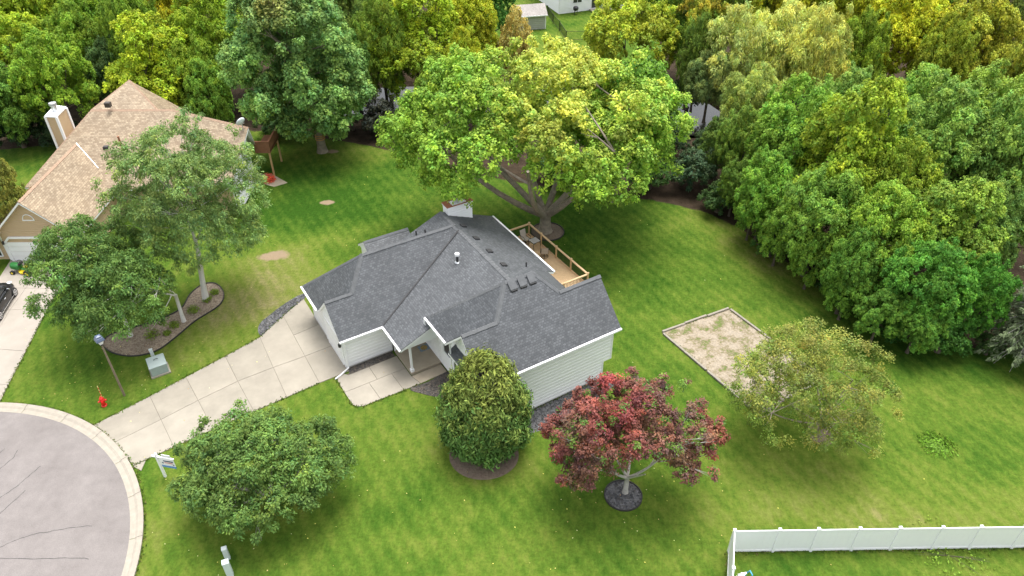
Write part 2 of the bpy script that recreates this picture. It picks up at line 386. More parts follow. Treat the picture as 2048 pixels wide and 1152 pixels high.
# ------------------------------------------------------------------ mesh helpers
class MB:
    def __init__(s): s.v, s.f = [], []
    def poly(s, pts):
        n = len(s.v); s.v += [tuple(p) for p in pts]; s.f.append(tuple(range(n, n + len(pts)))); return s
    def box(s, x0, x1, y0, y1, z0, z1):
        n = len(s.v)
        s.v += [(x0, y0, z0), (x1, y0, z0), (x1, y1, z0), (x0, y1, z0), (x0, y0, z1), (x1, y0, z1), (x1, y1, z1), (x0, y1, z1)]
        s.f += [tuple(n + i for i in q) for q in ((3, 2, 1, 0), (4, 5, 6, 7), (0, 1, 5, 4), (1, 2, 6, 5), (2, 3, 7, 6), (3, 0, 4, 7))]
        return s
    def bar(s, p, q, w, h, up=(0, 0, 1)):
        """rectangular bar from p to q, w wide and h tall (h towards up)"""
        p, q, up = Vector(p), Vector(q), Vector(up)
        d = (q - p).normalized()
        side = d.cross(up)
        if side.length < 1e-5: side = d.cross(Vector((1, 0, 0)))
        side.normalize(); u = side.cross(d).normalized()
        n = len(s.v)
        for c in (p, q):
            for a, b in ((-1, -1), (1, -1), (1, 1), (-1, 1)):
                s.v.append(tuple(c + side * (a * w / 2) + u * (b * h / 2)))
        s.f += [tuple(n + i for i in k) for k in ((0, 1, 2, 3)[::-1], (4, 5, 6, 7), (0, 1, 5, 4), (1, 2, 6, 5), (2, 3, 7, 6), (3, 0, 4, 7))]
        return s
    def tube(s, pts, rad, seg=8, cap=True):
        pts = [Vector(p) for p in pts]
        if not hasattr(rad, '__len__'): rad = [rad] * len(pts)
        n0 = len(s.v); ref = Vector((0.31, 0.17, 0.93))
        for i, p in enumerate(pts):
            d = (pts[min(i + 1, len(pts) - 1)] - pts[max(i - 1, 0)]).normalized()
            if abs(d.dot(ref)) > 0.97: ref = Vector((1, 0.2, 0))
            a = d.cross(ref).normalized(); b = d.cross(a)
            for k in range(seg):
                t = 2 * math.pi * k / seg
                s.v.append(tuple(p + (a * math.cos(t) + b * math.sin(t)) * rad[i]))
        for i in range(len(pts) - 1):
            for k in range(seg):
                k2 = (k + 1) % seg
                s.f.append((n0 + i * seg + k, n0 + i * seg + k2, n0 + (i + 1) * seg + k2, n0 + (i + 1) * seg + k))
        if cap:
            s.f.append(tuple(n0 + k for k in range(seg))); e = n0 + (len(pts) - 1) * seg
            s.f.append(tuple(e + seg - 1 - k for k in range(seg)))
        return s
    def lathe(s, prof, seg=16, c=(0, 0, 0)):
        n0 = len(s.v)
        for r, z in prof:
            for k in range(seg):
                t = 2 * math.pi * k / seg
                s.v.append((c[0] + r * math.cos(t), c[1] + r * math.sin(t), c[2] + z))
        for i in range(len(prof) - 1):
            for k in range(seg):
                k2 = (k + 1) % seg
                s.f.append((n0 + i * seg + k, n0 + i * seg + k2, n0 + (i + 1) * seg + k2, n0 + (i + 1) * seg + k))
        s.f.append(tuple(n0 + seg - 1 - k for k in range(seg))); e = n0 + (len(prof) - 1) * seg
        s.f.append(tuple(e + k for k in range(seg)))
        return s
    def prism(s, poly, z0, z1):
        """vertical prism over a plan polygon"""
        n = len(s.v); m = len(poly)
        a = sum(poly[i][0] * poly[(i + 1) % m][1] - poly[(i + 1) % m][0] * poly[i][1] for i in range(m))
        if a < 0: poly = poly[::-1]
        s.v += [(p[0], p[1], z0) for p in poly] + [(p[0], p[1], z1) for p in poly]
        s.f.append(tuple(n + i for i in reversed(range(m)))); s.f.append(tuple(n + m + i for i in range(m)))
        for i in range(m):
            j = (i + 1) % m; s.f.append((n + i, n + j, n + m + j, n + m + i))
        return s
    def slab(s, pts, t):
        """a planar polygon given a thickness t straight down"""
        n = len(s.v); m = len(pts)
        s.v += [tuple(p) for p in pts] + [(p[0], p[1], p[2] - t) for p in pts]
        s.f.append(tuple(n + i for i in range(m))); s.f.append(tuple(n + m + i for i in reversed(range(m))))
        for i in range(m):
            j = (i + 1) % m; s.f.append((n + j, n + i, n + m + i, n + m + j))
        return s
    def mesh(s, name):
        me = bpy.data.meshes.new(name); me.from_pydata(s.v, [], s.f); me.update(); return me
    def obj(s, name, mat, parent=None, smooth=False, bevel=0.0):
        me = s.mesh(name)
        me.materials.append(MATS[mat])
        if smooth:
            for p in me.polygons: p.use_smooth = True
        o = bpy.data.objects.new(name, me); COL.objects.link(o)
        if parent: o.parent = parent
        if bevel:
            md = o.modifiers.new('bevel', 'BEVEL'); md.width = bevel; md.segments = 2
        return o
def tag(o, label=None, cat=None, group=None, kind=None):
    if label: o['label'] = label
    if cat: o['category'] = cat
    if group: o['group'] = group
    if kind: o['kind'] = kind
    return o
def thing(name, label, cat, loc=(0, 0, 0), rz=0.0, group=None):
    o = bpy.data.objects.new(name, None); COL.objects.link(o)
    o.empty_display_size = 0.5
    o.location = loc; o.rotation_euler = (0, 0, rz)
    return tag(o, label, cat, group)
def copy_tree(o, parent=None):
    c = o.copy(); COL.objects.link(c); c.parent = parent
    for ch in list(o.children): copy_tree(ch, c)
    return c
def roof_uv(o):
    """UVs in metres: u along the eave, v up the slope"""
    me = o.data
    ul = me.uv_layers.new(name='UVMap')
    for p in me.polygons:
        n = p.normal
        e = Vector((-n.y, n.x, 0))
        if e.length < 1e-4: e = Vector((1, 0, 0))
        e.normalize(); u = n.cross(e)
        for li in p.loop_indices:
            c = me.vertices[me.loops[li].vertex_index].co
            ul.data[li].uv = (c.dot(e), c.dot(u))
def siding(poly, frame, exposure=0.26, proud=0.024):
    """clapboards over a convex wall polygon [(u,z)..]; frame(u, z, out) -> 3D point"""
    mb = MB()
    zs = [p[1] for p in poly]; z0, z1 = min(zs), max(zs)
    def span(z):
        xs = []
        for i in range(len(poly)):
            (u0, a), (u1, b) = poly[i], poly[(i + 1) % len(poly)]
            if a == b:
                if abs(a - z) < 1e-9: xs += [u0, u1]
            elif min(a, b) - 1e-9 <= z <= max(a, b) + 1e-9:
                xs.append(u0 + (u1 - u0) * (z - a) / (b - a))
        return (min(xs), max(xs)) if xs else None
    z = z0
    while z < z1 - 0.01:
        zt = min(z + exposure, z1)
        a, b = span(z + 1e-6), span(zt - 1e-6)
        if a and b:
            zm, zn = z + (zt - z) * .55, z + (zt - z) * .75
            m, k = span(zm), span(zn)
            mb.poly([frame(a[0], z, proud), frame(a[1], z, proud), frame(m[1], zm, proud), frame(m[0], zm, proud)])
            mb.poly([frame(m[0], zm, proud), frame(m[1], zm, proud), frame(k[1], zn, 0.0), frame(k[0], zn, 0.0)])
            mb.poly([frame(k[0], zn, 0.0), frame(k[1], zn, 0.0), frame(b[1], zt, 0.0), frame(b[0], zt, 0.0)])
            mb.poly([frame(a[0], z, 0.0), frame(a[1], z, 0.0), frame(a[1], z, proud), frame(a[0], z, proud)])
        z = zt
    return mb

# ------------------------------------------------------------------ ground
LAWN = [(-75, 20), (-75, 66), (-50, 66.7), (-46, 67.7), (-38, 70.5), (-30, 71), (-23.6, 70.3), (-16, 68), (-11.9, 66.3), (-4, 61.5), (3, 59), (7, 58), (12.1, 56.7),
        (16.2, 55), (18.9, 52.2), (22, 46), (24.2, 41.4), (25.8, 38.4), (32.5, 36.9), (45, 36), (75, 35), (75, -30), (-75, -30)]
FAR_LAWN = [(-4, 88), (1, 84.5), (15, 84.5), (17, 96), (15, 105), (22, 112), (22, 135), (-12, 135), (-8, 112), (-6, 100)]
POND = [(-22, 78), (-18, 76), (-12, 77), (-4, 76.5), (0, 75), (10, 71.5), (14, 70.5), (17, 71), (20, 71), (23.5, 72), (24, 74), (22, 79), (16, 80), (14, 82), (4, 83), (-4, 84), (-14, 84), (-21, 82)]
def sdist(P, poly):
    """signed distance to a polygon, positive inside"""
    poly = np.array(poly, float); X, Y = P[:, 0], P[:, 1]
    best = np.full(len(P), 1e9); inside = np.zeros(len(P), bool)
    for i in range(len(poly)):
        a, b = poly[i], poly[(i + 1) % len(poly)]
        d = b - a; t = np.clip(((X - a[0]) * d[0] + (Y - a[1]) * d[1]) / (d @ d), 0, 1)
        best = np.minimum(best, np.hypot(X - a[0] - t * d[0], Y - a[1] - t * d[1]))
        cond = (a[1] > Y) != (b[1] > Y)
        with np.errstate(divide='ignore', invalid='ignore'):
            xi = a[0] + (Y - a[1]) / (b[1] - a[1]) * d[0]
        inside ^= cond & (X < xi)
    return np.where(inside, best, -best)
def smooth(x): x = np.clip(x, 0, 1); return x * x * (3 - 2 * x)
def ground():
    xs = np.unique(np.concatenate([np.linspace(-400, -75, 8), np.arange(-75, 75.01, 0.5), np.linspace(75, 400, 8)]))
    ys = np.unique(np.concatenate([np.linspace(-120, 10, 8), np.arange(10, 130.01, 0.5), np.linspace(130, 700, 10)]))
    gx, gy = np.meshgrid(xs, ys)
    P = np.c_[gx.ravel(), gy.ravel()]
    sl, sf, sp = sdist(P, LAWN), sdist(P, FAR_LAWN), sdist(P, POND)
    z = -1.9 * smooth((sp + 3.0) / 5.0)
    lawn = np.maximum(sl, sf)
    wood = smooth(0.5 - lawn / 1.6)
    dry = np.zeros(len(P)); bare = np.zeros(len(P))
    def blob(arr, c, rx, ry, amp, rot=0.0):
        dx, dy = P[:, 0] - c[0], P[:, 1] - c[1]
        u = dx * math.cos(rot) + dy * math.sin(rot); v = -dx * math.sin(rot) + dy * math.cos(rot)
        arr += amp * np.exp(-((u / rx) ** 2 + (v / ry) ** 2))
    for c, rx, ry, a, ro in ((px(520, 585), 5.0, 3.0, 0.55, HROT), (px(470, 640), 5, 2.0, 0.42, HROT), (px(560, 520), 4, 2.5, 0.4, 0), (px(700, 470), 9, 1.6, 0.35, HROT),
                             (px(330, 740), 5, 1.2, 0.35, HROT), (px(860, 900), 2.2, 1.5, 0.4, 0), (px(1000, 950), 3, 1.0, 0.4, 0), (px(1650, 1035), 9, 1.0, 0.35, 0),
                             (px(1900, 1010), 8, 2.2, 0.22, 0), (px(1950, 800), 5, 4, 0.12, 0), (px(1500, 480), 7, 3, 0.4, -0.9), (px(1300, 430), 6, 2, 0.3, -0.4), (px(1560, 540), 5, 1.5, 0.35, -0.9),
                             (px(310, 1060), 1.0, 5, 0.35, 0), (px(420, 1000), 3, 2, 0.25, 0), (px(1420, 1100), 3, 1.5, 0.2, 0), (px(640, 315), 7, 2.5, 0.4, 0), (px(100, 700), 1.6, 4, 0.3, 0.2),
                             (px(1250, 560), 4, 6, 0.12, 0), (px(1700, 950), 7, 3, 0.12, 0)):
        blob(dry, c, rx, ry, a, ro)
    for c, rx, ry, a, ro in ((px(545, 512), 1.7, 1.0, 0.85, 0.1), (px(655, 405), 0.85, 0.6, 0.95, 0), (px(1520, 505), 2.6, 0.9, 0.45, -0.6), (px(665, 303), 1.0, 0.7, 0.8, 0), (px(1120, 478), 1.5, 0.5, 0.4, 0)):
        blob(bare, c, rx, ry, a, ro)
    for c, rx, ry, a in ((px(700, 380), 8, 6, -0.30), (px(1250, 470), 10, 6, -0.30), (px(1150, 420), 8, 4, -0.3), (px(1880, 700), 9, 3, -0.3), (px(130, 660), 3, 5, -0.25), (px(620, 430), 8, 4, -0.3), (px(690, 340), 12, 5, -0.25), (px(1500, 590), 6, 3, -0.2)):
        blob(dry, c, rx, ry, a)
    nx, ny = len(xs), len(ys)
    idx = np.arange(nx * ny).reshape(ny, nx)
    faces = np.stack([idx[:-1, :-1], idx[:-1, 1:], idx[1:, 1:], idx[1:, :-1]], -1).reshape(-1, 4)
    me = bpy.data.meshes.new('ground')
    me.vertices.add(len(P)); me.vertices.foreach_set('co', np.c_[P, z].astype(np.float32).ravel())
    me.loops.add(faces.size); me.loops.foreach_set('vertex_index', faces.astype(np.int32).ravel())
    me.polygons.add(len(faces)); me.polygons.foreach_set('loop_start', np.arange(0, faces.size, 4, dtype=np.int32))
    me.update(); me.validate()
    for nm, arr in (('wood', wood), ('dry', dry), ('bare', bare)):
        a = me.attributes.new(nm, 'FLOAT', 'POINT'); a.data.foreach_set('value', arr.astype(np.float32))
    me.polygons.foreach_set('use_smooth', np.ones(len(faces), bool))
    me.materials.append(MATS['lawn_and_litter'])
    o = bpy.data.objects.new('ground', me); COL.objects.link(o)
    tag(o, 'mown lawn with dry patches running into brown leaf litter', 'lawn', kind='structure')
    w = MB().poly([(p[0] * 1.0, p[1], -0.85) for p in POND]).obj('pond', 'pond_water')
    tag(w, 'still dark pond behind the trees reflecting the pale sky', 'pond', kind='structure')
ground()

# ------------------------------------------------------------------ street, kerb, driveways
CC = (-32.07, 19.2)
def disc(c, r, n=96): return [(c[0] + r * math.cos(2 * math.pi * i / n), c[1] + r * math.sin(2 * math.pi * i / n)) for i in range(n)]
road = MB().poly([(x, y, 0.006) for x, y in disc(CC, 12.74)]).obj('road', 'asphalt')
tag(road, 'grey asphalt cul-de-sac with dark sealed cracks', 'road', kind='structure')
for line in ([(-30, 1000), (0, 937), (25, 918), (38, 898)], [(-10, 1002), (33, 974), (60, 950), (86, 928)], [(-8, 1035), (28, 1002), (54, 977)],
             [(-10, 1099), (40, 1077), (69, 1068), (127, 1058), (197, 1050)], [(-10, 1117), (81, 1118), (132, 1116), (187, 1118)], [(-5, 911), (12, 895)]):
    rng = random.Random(line[0][1])
    pts = []
    for (x0, y0), (x1, y1) in zip(line, line[1:]):
        for k in range(6):
            t = k / 6; a = px(x0 + (x1 - x0) * t, y0 + (y1 - y0) * t); pts.append((a[0] + rng.uniform(-.03, .03), a[1] + rng.uniform(-.03, .03)))
    mb = MB()
    for i in range(len(pts) - 1):
        p, q = Vector(pts[i] + (0,)), Vector(pts[i + 1] + (0,))
        w = rng.uniform(0.014, 0.034); mb.bar((p.x, p.y, 0.010), (q.x, q.y, 0.010), w, 0.004)
    mb.obj('crack_seal', 'tar', road)
curb = bpy.data.objects.new('curb', None); COL.objects.link(curb); curb.location = (CC[0], CC[1], 0)
tag(curb, 'pale concrete rolled curb around the cul-de-sac', 'curb', kind='structure')
def curb_mesh():
    mb = MB(); prof = [(12.70, 0.0), (12.70, 0.012), (12.98, 0.02), (13.12, 0.09), (13.38, 0.115), (13.38, -0.05)]
    n = 6; a = math.radians(360 / 28) - 0.0022
    rows = []
    for i in range(n + 1):
        t = a * i / n; rows.append(len(mb.v)); mb.v += [(r * math.cos(t), r * math.sin(t), z) for r, z in prof]
    for i in range(n):
        for k in range(len(prof) - 1): mb.f.append((rows[i] + k, rows[i + 1] + k, rows[i + 1] + k + 1, rows[i] + k + 1)[::-1])
    mb.f.append(tuple(rows[0] + k for k in range(len(prof)))); mb.f.append(tuple(rows[n] + k for k in reversed(range(len(prof)))))
    me = mb.mesh('curb_stone'); me.materials.append(MATS['concrete_curb']); return me
cm = curb_mesh()
for i in range(28):
    o = bpy.data.objects.new('curb_stone', cm); COL.objects.link(o); o.parent = curb; o.rotation_euler = (0, 0, math.radians(360 / 28 * i + 4))

def slabs(parent, cells, mat, z0=0.008, z1=0.035, gap=0.012):
    for c in cells:
        cx = sum(p[0] for p in c) / len(c); cy = sum(p[1] for p in c) / len(c)
        q = []
        for p in c:
            d = math.hypot(p[0] - cx, p[1] - cy); k = 1 - gap * 1.4 / d
            q.append((cx + (p[0] - cx) * k, cy + (p[1] - cy) * k))
        MB().prism(q, z0, z1).obj('slab', (mat if mat != 'concrete' else ('concrete', 'concrete_b', 'concrete_c')[int(abs(cx * 7.3 + cy * 3.1)) % 3]), parent)
driveway = bpy.data.objects.new('driveway', None); COL.objects.link(driveway)
driveway.location = (HX, HY, 0); driveway.rotation_euler = (0, 0, HROT)
tag(driveway, 'pale jointed concrete driveway from the curb to the white garage', 'driveway', kind='structure')
ST = [((-14.78, 3.36), (-14.05, 1.25), (-13.30, -1.12)), ((-11.44, 4.12), (-11.25, 1.70), (-11.05, -0.92)), ((-9.13, 4.68), (-8.95, 2.15), (-8.75, -0.76)),
      ((-6.45, 5.34), (-6.38, 2.55), (-6.25, -0.60)), ((-3.91, 6.03), (-4.05, 2.60), (-4.15, -0.48)), ((-1.83, 7.42), (-1.92, 2.55), (-1.97, -0.36))]
cells = []
for s0, s1 in zip(ST, ST[1:]):
    cells += [[s0[0], s1[0], s1[1], s0[1]], [s0[1], s1[1], s1[2], s0[2]]]
cells += [[(-1.83, 7.42), (0.06, 8.55), (0.06, 5.2), (-1.87, 5.0)], [(-1.87, 5.0), (0.06, 5.2), (0.06, 2.6), (-1.92, 2.55)], [(-1.92, 2.55), (0.06, 2.6), (0.06, -0.32), (-1.97, -0.36)]]
slabs(driveway, cells, 'concrete')
outline = [s[0] for s in ST] + [(0.06, 8.6), (0.06, -0.32)] + [s[2] for s in reversed(ST)]
MB().prism(outline, -0.05, 0.0065).obj('joint_bed', 'joint_dirt', driveway)
apron = MB().prism([(-13.35, -1.16), (-12.65, -1.12), (-13.0, -1.75)], 0.0, 0.04).obj('slab', 'concrete', driveway)
walk = bpy.data.objects.new('front_walk', None); COL.objects.link(walk); walk.location = (HX, HY, 0); walk.rotation_euler = (0, 0, HROT)
tag(walk, 'pale concrete front walk between the driveway and the porch', 'walk', kind='structure')
WX = [-0.92, 0.75, 2.35]
wc = [[(-0.15, -0.66), (1.3, -0.66), (1.3, -2.0), (-0.92, -2.0), (-0.92, -0.4), (-0.35, -0.34)], [(1.3, -0.66), (3.28, -0.62), (3.3, -2.0), (1.3, -2.0)],
      [(-0.92, -2.0), (0.72, -2.0), (0.78, -3.72), (-0.35, -3.72), (-0.72, -3.55), (-0.9, -3.2)], [(0.72, -2.0), (2.3, -2.0), (2.35, -3.78), (0.78, -3.72)],
      [(2.3, -2.0), (3.3, -2.0), (3.3, -2.9), (3.5, -3.8), (2.35, -3.78)], [(3.3, -2.9), (5.45, -2.9), (5.45, -3.72), (3.52, -3.8)]]
slabs(walk, wc[:5], 'concrete'); slabs(walk, wc[5:], 'concrete_stained')
MB().prism([(-0.9, -0.45), (3.3, -0.63), (3.3, -2.86), (5.4, -2.86), (5.4, -3.7), (-0.4, -3.66), (-0.86, -3.2)], -0.05, 0.0065).obj('joint_bed', 'joint_dirt', walk)
ND = bpy.data.objects.new('neighbour_driveway', None); COL.objects.link(ND)
tag(ND, 'pale concrete driveway leading to the tan house', 'driveway', kind='structure')
P = px
def lerp(a, b, t): return (a[0] + (b[0] - a[0]) * t, a[1] + (b[1] - a[1]) * t)
nr = [P(0, 805), P(17, 770), P(52, 703), P(96, 617), P(118, 578), (-33.3, 48.0)]
nl = [(-36.6, 31.8), (-37.3, 34.2), (-38.2, 38.0), (-38.7, 41.6), (-38.75, 44.4), (-39.3, 48.0)]
cells = []
for i in range(5):
    cells += [[nl[i], nl[i + 1], lerp(nl[i + 1], nr[i + 1], .5), lerp(nl[i], nr[i], .5)], [lerp(nl[i], nr[i], .5), lerp(nl[i + 1], nr[i + 1], .5), nr[i + 1], nr[i]]]
slabs(ND, cells, 'concrete_nbr')
MB().prism(nl + nr[::-1], -0.05, 0.0065).obj('joint_bed', 'joint_dirt', ND)

# planting beds (flat sheets of stone or chips with an edging strip)
def smooth_loop(pts, n=5):
    out = []; m = len(pts)
    for i in range(m):
        p0, p1, p2, p3 = (np.array(pts[(i + k) % m], float) for k in (-1, 0, 1, 2))
        for k in range(n):
            t = k / n; out.append(tuple(0.5 * (2 * p1 + (p2 - p0) * t + (2 * p0 - 5 * p1 + 4 * p2 - p3) * t * t + (3 * p1 - p0 - 3 * p2 + p3) * t ** 3)))
    return out
def bed(name, label, pts, mat, z=0.025, edging=None, round_=True):
    if round_: pts = smooth_loop(pts)
    c = np.mean(np.array(pts), 0)
    root = thing(name, label, 'planting bed', (c[0], c[1], 0)); root['kind'] = 'structure'
    loc = [(p[0] - c[0], p[1] - c[1]) for p in pts]
    MB().prism(loc, -0.05, z).obj('stone_fill' if 'rock' in mat else 'mulch_fill', mat, root)
    if 'rock' in mat:
        rg = np.random.default_rng(len(label)); A = np.array(loc); lo, hi = A.min(0), A.max(0)
        q = rg.uniform(lo, hi, (int((hi - lo).prod() * 75), 2)); q = q[sdist(q, loc) > .03]
        mb = MB()
        for x, y in q:
            r = rg.uniform(.03, .075); k = len(mb.v); a = rg.uniform(0, 6.28)
            for i in range(4): mb.v.append((x + r * rg.uniform(.7, 1.3) * math.cos(a + i * 1.57), y + r * rg.uniform(.7, 1.3) * math.sin(a + i * 1.57), z + r * rg.uniform(.05, .35)))
            mb.v.append((x, y, z + r * rg.uniform(.7, 1.1))); mb.f += [(k, k + 1, k + 4), (k + 1, k + 2, k + 4), (k + 2, k + 3, k + 4), (k + 3, k, k + 4)]
        o = mb.obj('stones', mat, root); o['kind'] = 'stuff'
    if edging:
        mb = MB()
        for a, b in zip(loc, loc[1:] + loc[:1]): mb.bar((a[0], a[1], 0.03), (b[0], b[1], 0.03), 0.05, 0.13)
        mb.obj('edging', edging, root)
    return root
bed('mulch_bed', 'kidney shaped brown wood chip bed under the birches', [P(*q) for q in ((205, 688), (225, 706), (265, 713), (312, 703), (352, 675), (390, 643), (438, 612), (448, 587), (432, 568), (405, 570), (380, 590), (362, 618), (318, 640), (270, 655), (225, 668))], 'bark_mulch', edging='edging_black')
bed('rock_bed', 'strip of dark rocks beside the far edge of the driveway', [P(*q) for q in ((516, 660), (524, 672), (548, 650), (580, 622), (606, 601), (612, 588), (596, 592), (566, 610), (540, 630), (522, 645))], 'slate_rock')
bed('rock_bed', 'narrow bed of dark stones along the garage side wall', [h2w(-0.05, -0.62), h2w(3.2, -0.58), h2w(3.2, -0.02), h2w(0.1, -0.02)], 'brown_rock', z=0.012, round_=False)
bed('rock_bed', 'dark rock bed between front walk and cone shaped evergreen', [h2w(*q) for q in ((2.7, -3.86), (4.0, -3.9), (5.6, -3.8), (5.6, -6.0), (5.0, -9.2), (4.0, -8.0), (4.2, -6.0), (3.4, -4.9))], 'brown_rock')
bed('rock_bed', 'slate rock bed along the white wall behind the red tree', [h2w(*q) for q in ((5.0, -9.45), (9, -9.45), (13.5, -9.45), (14.2, -9.6), (14.1, -10.3), (12.4, -10.7), (9.2, -11.2), (7.3, -11.0), (5.6, -10.6))], 'slate_rock')
bed('tree_ring', 'bare earth ring under the cone shaped evergreen', [(-1.65 + 2.0 * math.cos(t), 28.35 + 1.75 * math.sin(t)) for t in np.linspace(0, 2 * math.pi, 14)[:-1]], 'old_mulch')
bed('tree_ring', 'round slate rock ring around the red maple trunk', [(6.03 + 1.02 * math.cos(t), 25.5 + 1.0 * math.sin(t)) for t in np.linspace(0, 2 * math.pi, 14)[:-1]], 'slate_rock', edging='edging_black')
bed('tree_ring', 'round mulch ring around the big yellow-green maple trunk', [(2.95 + 1.35 * math.cos(t), 51.7 + 1.35 * math.sin(t)) for t in np.linspace(0, 2 * math.pi, 14)[:-1]], 'old_mulch', edging='edging_black')
bed('tree_ring', 'rusty mulch ring under the sparse olive tree', [(18.2 + 0.75 * math.cos(t), 29.8 + 0.85 * math.sin(t)) for t in np.linspace(0, 2 * math.pi, 14)[:-1]], 'old_mulch')

# sandbox with timber border
sb = thing('sandbox', 'weedy rectangular sandpit framed with grey timbers on the side lawn', 'sandpit', (HX, HY, 0), HROT)
SBX = [(19.87, -8.05), (25.6, -8.6), (25.6, -16.9), (19.85, -16.9)]
MB().prism(SBX, -0.05, 0.03).obj('sand_fill', 'sand_weeds', sb)
def timbers(a, b, n, off=0.0):
    for i in range(n):
        p, q = lerp(a, b, i / n + 0.004), lerp(a, b, (i + 1) / n - 0.004)
        j = (0.04 if i % 2 else -0.02)
        MB().bar((p[0] + off * j, p[1] + j, 0.07), (q[0] + off * j, q[1] + j, 0.07 + 0.012 * (i % 3)), 0.15, 0.14).obj('timber', 'timber_grey', sb, bevel=0.015)
timbers((19.87, -8.05), (25.6, -8.6), 3); timbers((25.62, -8.7), (25.62, -16.9), 4); timbers((19.82, -8.2), (19.8, -16.9), 4); timbers((19.9, -17.0), (25.6, -17.0), 3)

# ------------------------------------------------------------------ the white house
house = thing('house', 'white sided house with steep dark grey shingle roof and two hipped wings', 'house', (HX, HY, 0), HROT)
Z1, Z2, SW, SM = 2.686, 4.043, 1.01, 0.42
def roof_slope(root, pts, mat, trim='white_trim', t=0.045, t2=0.15):
    n = (Vector(pts[1]) - Vector(pts[0])).cross(Vector(pts[2]) - Vector(pts[1]))
    if n.z < 0: pts = pts[::-1]
    o = MB().slab(pts, t).obj('roof_slope', mat, root); roof_uv(o)
    MB().slab([(p[0], p[1], p[2] - t - 0.002) for p in pts], t2).obj('fascia_and_soffit', trim, o)
    return o
def main_z(x): return Z1 + SM * (x - 2.728)
ZR = main_z(10.102); ZG = 6.145; ZW = 7.684
R = lambda *p: roof_slope(house, list(p), 'slate_shingle')
# garage wing
R((-.227, -.354, Z1), (2.728, -.354, Z1), (10.102, 2.711, ZR), (9.74, 3.071, ZG), (3.128, 3.071, ZG), (1.604, 1.547, 4.606), (-.227, 1.547, 4.606))
R((3.128, 3.071, ZG), (-.297, 6.496, Z1), (-.297, 3.448, Z1), (1.604, 1.547, 4.606))
R((-.227, 1.547, 4.606), (1.604, 1.547, 4.606), (-.227, 3.378, 2.757))
R((3.128, 3.071, ZG), (9.74, 3.071, ZG), (10.102, 3.431, ZR), (4.95, 5.571, 3.62), (4.95, 6.496, Z1), (-.297, 6.496, Z1))
R((9.74, 3.071, ZG), (10.102, 2.711, ZR), (10.102, 3.431, ZR))
# main block
R((2.728, -.354, Z1), (2.728, -3.078, Z1), (10.102, -3.078, ZR), (10.102, 2.711, ZR))
R((10.102, 3.431, ZR), (10.102, 5.571, ZR), (4.95, 5.571, 3.62))
R((10.102, 5.571, ZR), (14.339, 5.571, 4.0), (14.339, -2.692, 4.0), (10.102, -2.692, ZR))
R((7.0, -3.078, main_z(7.0)), (10.102, -3.078, ZR), (10.102, -4.6, ZR)); R((10.102, -2.692, ZR), (13.9, -2.692, ZR - SM * 3.798), (10.102, -4.6, ZR))
# right wing
R((4.731, -9.723, Z2), (14.565, -9.723, Z2), (14.565, -7.287, 6.503), (11.534, -7.287, 6.503), (10.365, -6.118, ZW), (8.423, -6.118, ZW), (7.026, -7.515, 6.273), (4.731, -7.515, 6.273))
R((4.818, -2.513, Z2), (8.423, -6.118, ZW), (7.026, -7.515, 6.273), (4.818, -5.307, Z2))
R((4.731, -7.515, 6.273), (7.026, -7.515, 6.273), (4.731, -5.22, 3.955))
R((10.365, -6.118, ZW), (11.534, -7.287, 6.503), (13.97, -4.851, Z2), (13.97, -2.513, Z2))
R((11.534, -7.287, 6.503), (14.565, -7.287, 6.503), (14.565, -4.851, Z2), (13.97, -4.851, Z2))
R((4.818, -2.513, Z2), (13.97, -2.513, Z2), (10.365, -6.118, ZW), (8.423, -6.118, ZW))
# low north bay
R((4.62, 7.0, 4.3), (8.1, 7.0, 4.3), (8.1, 5.8, 3.45), (4.62, 5.8, 3.45)); R((4.62, 7.0, 4.3), (8.1, 7.0, 4.3), (8.1, 8.2, 3.45), (4.62, 8.2, 3.45))
# bay window skirt roof on the right wing gable
R((5.5, -5.15, 3.50), (5.5, -8.7, 3.50), (4.95, -8.7, 3.10), (4.95, -5.15, 3.10))
def caps(root, p, q, mat='cap_shingle', w=0.15, step=0.30, drop=0.8):
    """overlapping cap shingles folded over a ridge or hip"""
    p, q = Vector(p), Vector(q); n = max(1, int((q - p).length / step)); mb = MB(); rr = random.Random(int(p.x * 100 + q.y * 10))
    d = (q - p).normalized(); side = d.cross(Vector((0, 0, 1))).normalized()
    for i in range(n):
        a, b = p.lerp(q, i / n) + Vector((0, 0, .022)), p.lerp(q, (i + 1.12) / n) + Vector((0, 0, .04))
        ww = w * rr.uniform(.94, 1.06); dn = Vector((0, 0, -drop * ww))
        k = len(mb.v)
        for c in (a, b):
            for e in (side * ww + dn, Vector((0, 0, 0)), -side * ww + dn): mb.v.append(tuple(c + e))
        for c in (a, b):
            for e in (side * ww + dn, Vector((0, 0, 0)), -side * ww + dn): mb.v.append(tuple(c + e - Vector((0, 0, .02))))
        mb.f += [(k, k + 1, k + 4, k + 3), (k + 1, k + 2, k + 5, k + 4), (k + 3, k + 4, k + 10, k + 9), (k + 4, k + 5, k + 11, k + 10), (k, k + 3, k + 9, k + 6), (k + 2, k + 8, k + 11, k + 5)]
    return mb.obj('ridge_cap', mat, root)
C = lambda p, q, d=.75: caps(house, p, q, drop=d)
C((-.2, 1.547, 4.606), (1.604, 1.547, 4.606)); C((1.604, 1.547, 4.606), (3.128, 3.071, ZG)); C((-.28, 6.48, Z1), (3.128, 3.071, ZG)); C((3.128, 3.071, ZG), (9.74, 3.071, ZG))
C((10.102, 5.5, ZR), (10.102, 3.4, ZR), .36); C((10.102, 2.75, ZR), (10.102, -4.2, ZR), .36); C((4.85, -2.55, Z2), (8.423, -6.118, ZW)); C((8.423, -6.118, ZW), (10.365, -6.118, ZW))
